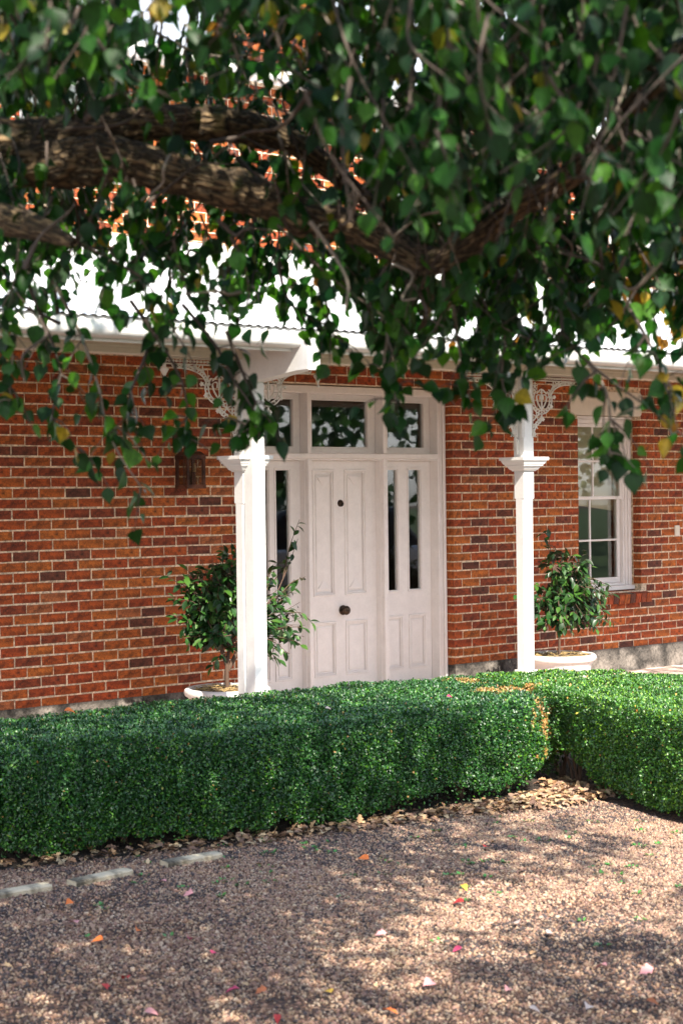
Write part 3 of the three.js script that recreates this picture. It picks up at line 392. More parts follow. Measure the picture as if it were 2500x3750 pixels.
// ------------------------------------------------------------------ potted shrubs
const potGeo = new THREE.LatheGeometry([[0, 0], [0.235, 0], [0.245, 0.01], [0.255, 0.03], [0.245, 0.045], [0.27, 0.12], [0.295, 0.23], [0.308, 0.305], [0.316, 0.312], [0.318, 0.325], [0.326, 0.333], [0.345, 0.345], [0.355, 0.368], [0.35, 0.392], [0.335, 0.404], [0.315, 0.405], [0.305, 0.395], [0.298, 0.36], [0.29, 0.3], [0, 0.3]].map(p => new THREE.Vector2(...p)), 48);
const shrubMats = [[0.009, 0.038, 0.007], [0.013, 0.055, 0.009], [0.022, 0.08, 0.011], [0.045, 0.12, 0.014]].map(c => phys(C(...c), { roughness: 0.5, specularIntensity: 0.5, side: THREE.DoubleSide, transmission: 0.2, thickness: 0 }));
function potted(cx, cz, seed, spec, potLabel, shrubLabel) {
  rnd = mulberry(seed);
  const pot = tag(group('plant_pot'), potLabel, 'pot', 'big round pots on the verandah'); pot.position.set(cx, 0.06, cz);
  mesh('vessel', potGeo, M.pot, pot);
  { const g = new THREE.CircleGeometry(0.3, 32, 0, Math.PI * 2); g.rotateX(-Math.PI / 2); const p = g.attributes.position; for (let i = 0; i < p.count; i++) p.setY(i, 0.385 + (i ? rr(-0.008, 0.002) : 0.01)); g.computeVertexNormals(); mesh('soil', g, M.mulch, pot); const st = []; for (let i = 0; i < 150; i++) { const a = rr(0, 6.283), r = 0.285 * Math.sqrt(rnd()), d = rr(0, 3.14), l = rr(0.015, 0.05); st.push(tube([V(r * Math.cos(a) - l * Math.cos(d), 0.392 + rr(0, 0.012), r * Math.sin(a) - l * Math.sin(d)), V(r * Math.cos(a), 0.398 + rr(0, 0.012), r * Math.sin(a)), V(r * Math.cos(a) + l * Math.cos(d), 0.392 + rr(0, 0.014), r * Math.sin(a) + l * Math.sin(d))], [0.002, 0.002], 3, 2)); } tag(mesh('straw_mulch', merge(st), M.straw, pot), null, null, null, 'stuff'); }
  const sh = tag(group('potted_shrub'), shrubLabel, 'shrub', 'glossy green shrubs in the verandah pots'); sh.position.set(cx, 0.44, cz);
  const leaves = [], twigs = [];
  spec.trunk.forEach(t => mesh('trunk', tube(t.map(p => V(p[0], p[1], p[2])), [spec.r, spec.r * 0.85, spec.r * 0.6], 8, 16), M.stem, sh));
  const addTwig = (a, b, n, sz) => { const mid = a.clone().lerp(b, 0.5).add(V(rr(-0.03, 0.03), rr(0, 0.06), rr(-0.03, 0.03))); twigs.push(tube([a, mid, b], [0.006, 0.0035, 0.0018], 5, 8)); const cv = new THREE.CatmullRomCurve3([a, mid, b]); for (let i = 0; i < n; i++) { const t = 0.3 + 0.7 * (i + rnd() * 0.6) / n, p = cv.getPoint(Math.min(1, t)), out = b.clone().sub(a).normalize(); const d = out.multiplyScalar(0.5).add(rdir().multiplyScalar(0.8)).add(V(0, -0.55, 0)); leaves.push({ p, d, up: V(rr(-0.4, 0.4), 1, rr(0.2, 0.9)), s: sz * rr(0.75, 1.25) }); } };
  for (let i = 0; i < spec.n; i++) { const c = pick(spec.blobs), d = rdir(), k = Math.pow(rnd(), 0.4); const e = V(c[0] + d.x * c[3] * k, c[1] + d.y * c[4] * k, c[2] + d.z * c[3] * 0.85 * k); const t = pick(spec.trunk), root = V(...t[t.length - 1]).lerp(V(...t[Math.max(0, t.length - 2)]), rnd() * 0.5); const a = root.clone().lerp(e, 0.45 + 0.2 * rnd()); addTwig(i % 3 ? a : root, e, 6, 0.08); }
  for (const [a, b] of spec.twigs) addTwig(V(...a), V(...b), 8, 0.075);
  mesh('branches', merge(twigs), M.stem, sh).userData.kind = 'stuff';
  leaves.sort((p, q) => (q.p.z - q.p.x * 0.8) - (p.p.z - p.p.x * 0.8));   // the ones that show largest, then the rest
  leaves.forEach((o, i) => { o.q = orient(o.d, o.up); o.k = Math.min(3, Math.floor(Math.pow(rnd(), 1.3) * 4)); if (i < 300) { const m = mesh('leaf', shrubLeaves[i & 1], shrubMats[o.k], sh); m.position.copy(o.p); m.quaternion.copy(o.q); m.scale.setScalar(o.s); } });
  if (leaves.length > 300) { const one = phys(C(1, 1, 1), { roughness: 0.42, side: THREE.DoubleSide, transmission: 0.2, thickness: 0 }); instanced('foliage', shrubLeaves[0], one, leaves.slice(300).map(o => ({ ...o, c: shrubMats[o.k].color })), sh); }
}
const potL = { x: 0, z: 1.0 }; { const r = FWD.clone().addScaledVector(RGT, (833 - 1250) / FPX).addScaledVector(UPV, -(2515 - 1875) / FPX); potL.x = CAM.clone().addScaledVector(r, (1.0 - 12) / r.z).x; }
potted(potL.x, 1.0, 21, { r: 0.02, n: 330, trunk: [[[0, -0.04, 0], [-0.01, 0.18, 0.01], [0.02, 0.4, 0.02]], [[0, 0.2, 0], [-0.08, 0.38, 0.02], [-0.16, 0.55, 0.06]], [[0.005, 0.16, 0], [0.1, 0.34, 0.03], [0.2, 0.56, 0.06]]],
  blobs: [[-0.1, 0.84, 0.05, 0.36, 0.36], [-0.24, 0.66, 0.08, 0.30, 0.30], [0.05, 1.0, 0.05, 0.30, 0.24], [0.46, 0.72, 0.1, 0.28, 0.36], [0.46, 0.46, 0.12, 0.30, 0.26], [-0.02, 0.62, 0.12, 0.40, 0.3], [-0.32, 0.5, 0.1, 0.2, 0.2], [-0.3, 0.75, 0.1, 0.28, 0.3], [-0.2, 0.9, 0.1, 0.26, 0.25]],
  twigs: [[[-0.25, 0.7, 0.1], [-0.66, 0.98, 0.12]], [[-0.28, 0.62, 0.1], [-0.6, 0.78, 0.14]], [[-0.1, 0.4, 0.05], [-0.52, 0.46, 0.1]], [[0.45, 0.8, 0.1], [0.66, 1.22, 0.1]], [[0.5, 0.9, 0.1], [0.68, 1.38, 0.1]], [[0.5, 0.6, 0.12], [0.78, 0.50, 0.14]], [[0.46, 0.75, 0.1], [0.72, 0.9, 0.12]], [[0, 0.3, 0.02], [-0.22, 0.2, 0.1]]] },
  'wide cream pot behind the square white post, left of the door', 'bushy glossy shrub growing behind the white post left of the door');
const potR = { x: 0 }; { const r = FWD.clone().addScaledVector(RGT, (2046 - 1250) / FPX).addScaledVector(UPV, -(2395 - 1875) / FPX); potR.x = CAM.clone().addScaledVector(r, (1.0 - 12) / r.z).x; }
potted(potR.x, 1.0, 33, { r: 0.013, n: 240, trunk: [[[0, -0.04, 0], [0.01, 0.25, 0], [0.02, 0.5, 0.01]], [[0.02, 0.45, 0], [-0.05, 0.7, 0.02], [-0.12, 0.9, 0.03]]],
  blobs: [[-0.14, 0.55, 0.05, 0.36, 0.28], [0.24, 0.55, 0.05, 0.40, 0.28], [0.05, 0.80, 0.05, 0.34, 0.26], [0.34, 0.40, 0.06, 0.36, 0.2], [-0.05, 0.36, 0.08, 0.42, 0.18], [0.4, 0.6, 0.06, 0.26, 0.24]],
  twigs: [[[-0.1, 0.8, 0.03], [-0.16, 1.26, 0.02]], [[-0.1, 0.85, 0.03], [-0.26, 1.2, 0.04]], [[-0.1, 0.75, 0.03], [-0.1, 1.05, 0.06]], [[0.1, 0.7, 0.03], [0.32, 1.02, 0.05]], [[0.1, 0.7, 0.03], [0.42, 0.85, 0.05]], [[-0.2, 0.5, 0.04], [-0.62, 0.62, 0.05]], [[-0.2, 0.45, 0.04], [-0.56, 0.5, 0.06]], [[0.35, 0.5, 0.05], [0.66, 0.6, 0.06]]] },
  'white round pot standing in sun beside the ornate post right of the door', 'slim open shrub growing below the sash window');

// ------------------------------------------------------------------ box hedges
rnd = mulberry(77);
const inPoly = (p, x, z) => { let c = false; for (let i = 0, j = p.length - 1; i < p.length; j = i++) if ((p[i][1] > z) !== (p[j][1] > z) && x < (p[j][0] - p[i][0]) * (z - p[i][1]) / (p[j][1] - p[i][1]) + p[i][0]) c = !c; return c; };
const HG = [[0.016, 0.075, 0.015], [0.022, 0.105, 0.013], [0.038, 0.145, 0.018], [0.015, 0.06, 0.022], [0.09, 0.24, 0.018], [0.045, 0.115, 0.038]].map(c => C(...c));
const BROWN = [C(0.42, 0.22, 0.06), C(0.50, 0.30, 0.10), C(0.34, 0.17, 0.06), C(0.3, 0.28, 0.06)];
const HOLE = [[8.0, 4.16], 0.36];                     // worn gap at the foot of the corner
const browns = [];
for (const [px, py, h, r] of [[815, 2770, 0.44, 0.065], [1355, 2700, 0.47, 0.03], [2370, 2790, 0.3, 0.04], [1850, 2495, 0.7, 0.2], [1700, 2470, 0.7, 0.10]]) { const v = onGround(px, py, h); browns.push([v.x, h, v.z, r]); }
for (const [px, py, h, rad] of [[1992, 2580, 0.62, 0.06], [1996, 2630, 0.53, 0.065], [2002, 2690, 0.44, 0.065], [2008, 2740, 0.36, 0.06]]) { const r0 = FWD.clone().addScaledVector(RGT, (px - 1250) / FPX).addScaledVector(UPV, -(py - 1875) / FPX); for (const Z of [10.75, 10.95, 11.15, 11.35]) { const v = CAM.clone().addScaledVector(r0, Z); browns.push([v.x, v.y, v.z, rad]); } }
function hedge(label, poly, h, edges, seed) {
  const g = tag(group('box_hedge'), label, 'hedge', 'clipped box hedges along the gravel'); rnd = mulberry(seed);
  const items = []; let cxm = 0, czm = 0; for (const p of poly) { cxm += p[0] / poly.length; czm += p[1] / poly.length; }
  const put = (x, y, z, n, sz) => {
    const hole = Math.hypot(x - HOLE[0][0], z - HOLE[0][1]); if (hole < HOLE[1] && y < 0.27 - 0.2 * (hole / HOLE[1]) * (hole / HOLE[1]) + fbm(x * 9, y * 9, z * 9) * 0.08) return;
    let br = false; for (const b of browns) { const d = Math.hypot(x - b[0], (y - b[1]) * 0.8, z - b[2]); if (d < b[3] * (1 + fbm(x * 14, y * 14, z * 14) * 1.6) && rnd() < 0.8) br = true; }
    const patch = fbm(x * 2.2 + 3, y * 2.2, z * 2.2, 3); let c; const t = rnd();
    if (br || rnd() < 0.006) c = pick(BROWN); else if (t < 0.10 + patch * 0.3) c = HG[4]; else c = HG[Math.floor(rnd() * 4)]; if (!br && rnd() < 0.08) c = HG[5];
    const d = n.clone().multiplyScalar(0.55).add(rdir()).add(V(0, 0.35, 0));
    if (seed === 6 && !br) c = c.clone().multiply(C(2.3, 1.65, 1.2));  // right hedge: sunlight painted into brighter, yellower leaf colour, on top of some new growth
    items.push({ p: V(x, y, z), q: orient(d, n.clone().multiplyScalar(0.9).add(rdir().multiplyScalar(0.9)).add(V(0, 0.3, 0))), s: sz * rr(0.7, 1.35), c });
  };
  const dens = [];
  for (const [i, den] of edges) {
    const a = poly[i], b = poly[(i + 1) % poly.length], L = Math.hypot(b[0] - a[0], b[1] - a[1]); let n = V(b[1] - a[1], 0, -(b[0] - a[0])).normalize(); if (n.x * ((a[0] + b[0]) / 2 - cxm) + n.z * ((a[1] + b[1]) / 2 - czm) < 0) n.negate();
    const N = Math.floor(L * h * den); dens.push(N);
    for (let k = 0; k < N; k++) {
      const t = rnd(), y = rr(0.03, h), x = a[0] + (b[0] - a[0]) * t, z = a[1] + (b[1] - a[1]) * t; const big = fbm(x * 1.7, y * 1.9, z * 1.7, 3) * 0.075, fine = fbm(x * 8, y * 8, z * 8, 2) * 0.05;
      const foot = (seed === 6 ? 0.05 : 0.08) + 0.11 * fbm(x * 3 + 9, 0, z * 3, 3) + 0.06 * fbm(x * 13, 4, z * 13, 2); if (y < foot && rnd() < 0.93) continue;
      const round = y > h - 0.07 ? -Math.pow((y - h + 0.07) / 0.07, 2) * 0.06 : 0, under = y < 0.3 ? -Math.pow((0.3 - y) / 0.3, 1.5) * 0.10 : 0; const o = big + fine + round + under - Math.pow(rnd(), 2) * 0.11;
      put(x + n.x * o, y + (y > h - 0.05 ? big * 0.3 : 0), z + n.z * o, y > h - 0.08 ? n.clone().add(V(0, 0.8, 0)) : n, 0.0172);
    }
  }
  let x0 = 1e9, x1 = -1e9, z0 = 1e9, z1 = -1e9; for (const p of poly) { x0 = Math.min(x0, p[0]); x1 = Math.max(x1, p[0]); z0 = Math.min(z0, p[1]); z1 = Math.max(z1, p[1]); }
  const NT = Math.floor((x1 - x0) * (z1 - z0) * 13500);
  for (let k = 0; k < NT; k++) { const x = rr(x0, x1), z = rr(z0, z1); if (!inPoly(poly, x + (x - cxm) * 0.012, z + (z - czm) * 0.02)) continue; const y = h + fbm(x * 1.5, 2, z * 1.5, 3) * 0.035 + fbm(x * 9, 7, z * 9, 2) * 0.02 - Math.pow(rnd(), 2) * 0.04; put(x, y, z, V(0, 2.4, 0), 0.0165); }
  // leaves all through the inside as well
  for (let k = 0; k < (x1 - x0) * (z1 - z0) * 9500; k++) { const x = rr(x0, x1), z = rr(z0, z1), y = rr(0.14, h - 0.07); if (x < 3.4 || z > 7.4 || !inPoly(poly, x, z) || !inPoly(poly, x + 0.09, z) || !inPoly(poly, x - 0.09, z) || !inPoly(poly, x, z + 0.09)) continue; if (Math.hypot(x - HOLE[0][0], z - HOLE[0][1]) < HOLE[1] + 0.12 && y < 0.3) continue; items.push({ p: V(x, y, z), q: orient(rdir(), rdir()), s: rr(0.035, 0.05), c: HG[Math.floor(rnd() * 4)] }); }
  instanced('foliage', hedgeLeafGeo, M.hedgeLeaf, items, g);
  return { g };
}
const polyA = [[1.6, 2.55], [4.6, 2.72], [7.2, 2.85], [8.4, 2.88], [8.22, 3.5], [7.93, 4.2], [7.62, 4.33], [6.9, 4.31], [6.1, 4.27], [5.0, 4.09], [4.05, 3.88], [1.6, 3.35]];
const polyB = [[8.42, 2.9], [8.76, 3.08], [9.22, 3.48], [9.44, 4.1], [9.48, 5.6], [9.3, 8.4], [7.6, 8.4], [7.64, 6.6], [7.72, 5.4], [7.9, 4.8], [8.05, 4.3], [8.2, 3.6]];
const hA = hedge('long dark green box hedge running along the verandah to the corner', polyA, 0.655, [[4, 9000], [5, 25000], [6, 25000], [7, 25000], [8, 25000], [9, 25000], [10, 6000], [2, 2500], [1, 2500]], 5);
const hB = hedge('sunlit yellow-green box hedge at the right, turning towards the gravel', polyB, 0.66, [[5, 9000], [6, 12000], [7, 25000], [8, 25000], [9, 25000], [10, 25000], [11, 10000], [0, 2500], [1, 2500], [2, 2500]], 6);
{ // stems at the foot
  rnd = mulberry(8); for (const [H, pts] of [[hA, [[7.72, 4.0], [7.86, 3.86], [7.3, 4.0], [6.7, 3.98], [6.1, 3.95], [5.5, 3.85], [4.9, 3.7], [4.3, 3.55]]], [hB, [[8.2, 4.2], [8.3, 3.95], [8.25, 4.6], [8.1, 5.2], [8.05, 5.8]]]]) for (const [x, z] of pts) { const l = []; for (let i = 0; i < 5; i++) { const a = rr(0, 6.28), r = rr(0.08, 0.24); l.push(tube([V(x + rr(-0.02, 0.02), 0, z + rr(-0.02, 0.02)), V(x + r * 0.3 * Math.cos(a), 0.16, z + r * 0.3 * Math.sin(a)), V(x + r * Math.cos(a), 0.4, z + r * Math.sin(a))], [0.012, 0.009, 0.006], 6, 8)); } mesh('stem', merge(l), M.stem, H.g); }
}

// ------------------------------------------------------------------ concrete edging strips
for (const [a, b, lb] of [[[-60, 3262], [178, 3222], 'pale concrete edging strip at the left end of the hedge foot'], [[262, 3212], [470, 3168], 'pale concrete edging strip between dry leaves under the hedge'], [[600, 3142], [800, 3108], 'short mossy edging strip under the middle of the hedge']]) {
  const p = onGround(...a, 0.05), q = onGround(...b, 0.05), L = p.distanceTo(q); const t = tag(mesh('edging_strip', chbox(-L / 2, L / 2, 0, 0.055, -0.045, 0.045, 0.008, 'x'), M.edging || (M.edging = std(C(0.55, 0.46, 0.32), { roughness: 0.95, map: concreteMap, bumpMap: concreteBump, bumpScale: 0.003 }))), lb, 'edging', 'concrete edging along the hedge'); t.position.copy(p).lerp(q, 0.5).setY(-0.022); t.rotation.y = -Math.atan2(q.z - p.z, q.x - p.x);
}

// ------------------------------------------------------------------ gravel stones, dry leaves
{
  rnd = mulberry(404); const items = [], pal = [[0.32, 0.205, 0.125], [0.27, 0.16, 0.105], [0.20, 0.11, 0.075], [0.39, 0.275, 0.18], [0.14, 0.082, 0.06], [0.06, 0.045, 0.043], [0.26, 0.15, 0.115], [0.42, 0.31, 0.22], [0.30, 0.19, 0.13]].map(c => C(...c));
  const geo = new THREE.IcosahedronGeometry(1, 0); { const p = geo.attributes.position; for (let i = 0; i < p.count; i++) { const h = 0.8 + 0.4 * hash3(Math.round(p.getX(i) * 50), Math.round(p.getY(i) * 50), Math.round(p.getZ(i) * 50)); p.setXYZ(i, p.getX(i) * h, p.getY(i) * h, p.getZ(i) * h); } geo.computeVertexNormals(); }
  for (let k = 0; k < 330000; k++) {
    const Z = 5.2 + 6.3 * Math.sqrt(rnd()), px = rr(-500, 3300), lat = (px - 1250) / FPX * Z; const p = V(CAM.x + FWD.x * Z + RGT.x * lat, 0, CAM.z + FWD.z * Z + RGT.z * lat);
    if (inPoly(polyA, p.x, p.z) || inPoly(polyB, p.x, p.z) || p.z < 2.6 || (p.x > 7.9 && p.z < 8.4)) continue;
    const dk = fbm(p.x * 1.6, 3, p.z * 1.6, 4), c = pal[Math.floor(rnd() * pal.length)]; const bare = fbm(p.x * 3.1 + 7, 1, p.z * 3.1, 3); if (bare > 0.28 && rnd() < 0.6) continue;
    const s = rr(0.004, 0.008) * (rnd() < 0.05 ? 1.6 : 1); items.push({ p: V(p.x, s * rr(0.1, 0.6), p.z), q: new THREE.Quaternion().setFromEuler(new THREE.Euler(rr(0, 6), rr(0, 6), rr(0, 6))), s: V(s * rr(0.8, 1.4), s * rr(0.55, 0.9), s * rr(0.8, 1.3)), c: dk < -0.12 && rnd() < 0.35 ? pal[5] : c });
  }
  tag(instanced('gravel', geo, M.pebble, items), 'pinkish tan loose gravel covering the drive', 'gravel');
}
const dryGeo = leafGeo(1, 0.75, 0.35, 0.22, [0.1, 0.9, 0.6, 1, 0.45, 0.5, 0.0]);
{
  rnd = mulberry(51); const items = [], pal = [[0.34, 0.20, 0.10], [0.42, 0.28, 0.15], [0.24, 0.13, 0.07], [0.50, 0.37, 0.22], [0.16, 0.09, 0.06], [0.30, 0.19, 0.13]].map(c => C(...c));
  const line = [[3.2, 3.62], [4.05, 3.86], [5.0, 4.12], [6.1, 4.34], [6.9, 4.42], [7.6, 4.47], [7.95, 4.4], [8.15, 4.15]];
  const add = (x, z, y) => { const f = V(rr(-1, 1), rr(-0.25, 0.35), rr(-1, 1)); items.push({ p: V(x, y, z), q: orient(f, V(rr(-0.5, 0.5), 1, rr(-0.5, 0.5))), s: rr(0.03, 0.065), c: pick(pal) }); };
  for (let k = 0; k < 1700; k++) { const t = Math.pow(rnd(), 0.6) * (line.length - 1), i = Math.min(line.length - 2, Math.floor(t)), f = t - i; const x = line[i][0] + (line[i + 1][0] - line[i][0]) * f, z = line[i][1] + (line[i + 1][1] - line[i][1]) * f; add(x + rr(-0.12, 0.12), z + (rnd() + rnd() - 1) * 0.16 - 0.05, rr(0.012, 0.04)); }
  for (let k = 0; k < 420; k++) { const a = rr(0, 6.28), r = 0.5 * Math.sqrt(rnd()); add(7.72 + r * 1.1 * Math.cos(a), 4.5 + r * 0.42 * Math.sin(a), rr(0.012, 0.05)); }
  for (let k = 0; k < 260; k++) { const p = onGround(rr(-100, 2600), rr(3000, 3720), 0.01); if (!inPoly(polyA, p.x, p.z) && !inPoly(polyB, p.x, p.z)) { add(p.x, p.z, 0.014); items[items.length - 1].s *= 0.6; } }
  tag(instanced('leaf_litter', dryGeo, M.dryLeaf, items), 'dry brown fallen leaves along the foot of the hedges', 'leaf litter');
  // weeds between the stones
  const weeds = []; for (let k = 0; k < 90; k++) { const p = k < 60 ? onGround(rr(0, 2500), rr(2950, 3180) + (k % 3) * 60, 0) : onGround(rr(200, 2500), rr(3000, 3500), 0); if (inPoly(polyA, p.x, p.z) || inPoly(polyB, p.x, p.z)) continue; const n = 5 + Math.floor(rnd() * 9), r = rr(0.008, 0.03); for (let i = 0; i < n; i++) { const a = rr(0, 6.28); weeds.push({ p: V(p.x + r * Math.cos(a), 0.006, p.z + r * Math.sin(a)), q: orient(V(Math.cos(a), rr(0.3, 1.2), Math.sin(a)), V(0, 1, 0)), s: rr(0.012, 0.028), c: C(0.06, rr(0.16, 0.26), 0.03) }); } }
  tag(instanced('weeds', hedgeLeafGeo, M.hedgeLeaf, weeds), 'tiny green weeds sprouting between the gravel stones', 'weeds');
}
{ // coloured fallen leaves that can be told apart: [source px, py, colour, label]
  rnd = mulberry(92);
  const CL = { orange: [0.60, 0.14, 0.02], red: [0.42, 0.025, 0.02], crimson: [0.40, 0.03, 0.09], pink: [0.62, 0.27, 0.26], yellow: [0.62, 0.36, 0.04], pale: [0.46, 0.36, 0.31], rust: [0.30, 0.09, 0.03] };
  const list = [[265, 3308, 'orange', 'orange fallen leaf on gravel below the left edging strips'], [284, 3388, 'pink', 'salmon pink fallen leaf left on the gravel'], [500, 3418, 'orange', 'curled orange leaf in the bright gravel streak'], [378, 3450, 'orange', 'flat orange leaf left in the bright gravel streak'], [372, 3612, 'red', 'dark red leaf low on the left gravel'], [470, 3592, 'red', 'narrow dark red leaf low on the gravel, left of centre'], [610, 3235, 'pink', 'pale pink leaf near the hedge foot edging'], [708, 3278, 'pink', 'rosy fallen leaf on gravel before the hedge middle'], [690, 3445, 'crimson', 'dull crimson leaf in the middle of the gravel'], [775, 3500, 'crimson', 'mauve crimson leaf left of the gravel centre'], [878, 3630, 'crimson', 'bright crimson maple leaf at the bottom of the gravel'], [1015, 3725, 'red', 'vivid red leaf at the bottom edge of the gravel'], [1212, 3645, 'yellow', 'golden leaf near the bottom centre of the gravel'], [978, 3630, 'rust', 'rust brown leaf beside the crimson maple leaf'], [530, 3715, 'pink', 'pink leaf at the bottom left of the gravel'], [1350, 3152, 'orange', 'bright orange leaf near the middle of the hedge foot'], [1772, 3108, 'red', 'small scarlet leaf right of centre near the litter'], [1690, 3248, 'yellow', 'small golden leaf on gravel right of centre'], [1698, 3310, 'red', 'small red leaf on gravel right of centre'], [1415, 3425, 'pink', 'pink leaf flat on the gravel just right of centre'], [1690, 3478, 'crimson', 'crimson leaf low right of the gravel centre'], [1585, 3605, 'pink', 'large pale pink leaf at the lower right gravel'], [1400, 3708, 'orange', 'orange leaf at the bottom right of centre'], [1850, 3638, 'pink', 'salmon leaf lying low on the right gravel'], [1935, 3700, 'pale', 'pale pinkish leaf at the bottom right gravel'], [2390, 3555, 'pink', 'pink leaf at the right side of the gravel'], [2365, 3672, 'rust', 'dark rust leaf at the lower right edge of the gravel'], [2155, 3690, 'pale', 'pale mauve leaf at the bottom right of the gravel'], [1895, 3390, 'pale', 'small pale leaf on the right gravel'], [2220, 3545, 'pink', 'rosy leaf beside grey stones on the right gravel'], [2000, 3425, 'pale', 'whitish leaf on the right middle gravel']];
  const fm = {}; for (const k in CL) fm[k] = phys(C(...CL[k]), { roughness: 0.7, side: THREE.DoubleSide });
  const maple = [0.1, 0.5, 1, 0.55, 0.75, 0.3, 0.0], fg = [leafGeo(1, 0.85, 0.35, 0.3, PEAR), leafGeo(1, 1.0, 0.3, 0.35, maple), leafGeo(1, 0.6, 0.5, 0.5, OVAL)];
  list.forEach(([px, py, k, lb], i) => { const p = onGround(px, py, 0.015); const o = tag(mesh('fallen_leaf', fg[/maple/.test(lb) ? 1 : i % 3], fm[k], null), lb, 'leaf', 'coloured leaves fallen on the gravel'); o.position.copy(p); o.position.y = 0.026; const a = rr(0, 6.28); o.quaternion.copy(orient(V(Math.cos(a), rr(-0.1, 0.25), Math.sin(a)), V(rr(-0.4, 0.4), 1, rr(0.1, 0.7)))); o.scale.setScalar(rr(0.046, 0.066)); });
  for (const [px, py, k, lb] of [[237, 2605, 'orange', 'curled orange leaf lying on top of the dark hedge'], [1190, 2596, 'pale', 'pale dry leaf on the hedge top below the door'], [2132, 2482, 'pale', 'whitish leaf on the sunlit hedge top below the pot'], [1635, 2553, 'crimson', 'small purple leaf on the hedge top right of the door']]) { const p = onGround(px, py, 0.7); const o = tag(mesh('fallen_leaf', fg[2], fm[k]), lb, 'leaf', 'leaves caught on the hedge tops'); o.position.copy(p); o.position.y = 0.705; o.quaternion.copy(orient(V(1, 0.1, 0.3), V(-0.2, 1, 0.5))); o.scale.setScalar(k === 'orange' ? 0.07 : 0.045); }
}

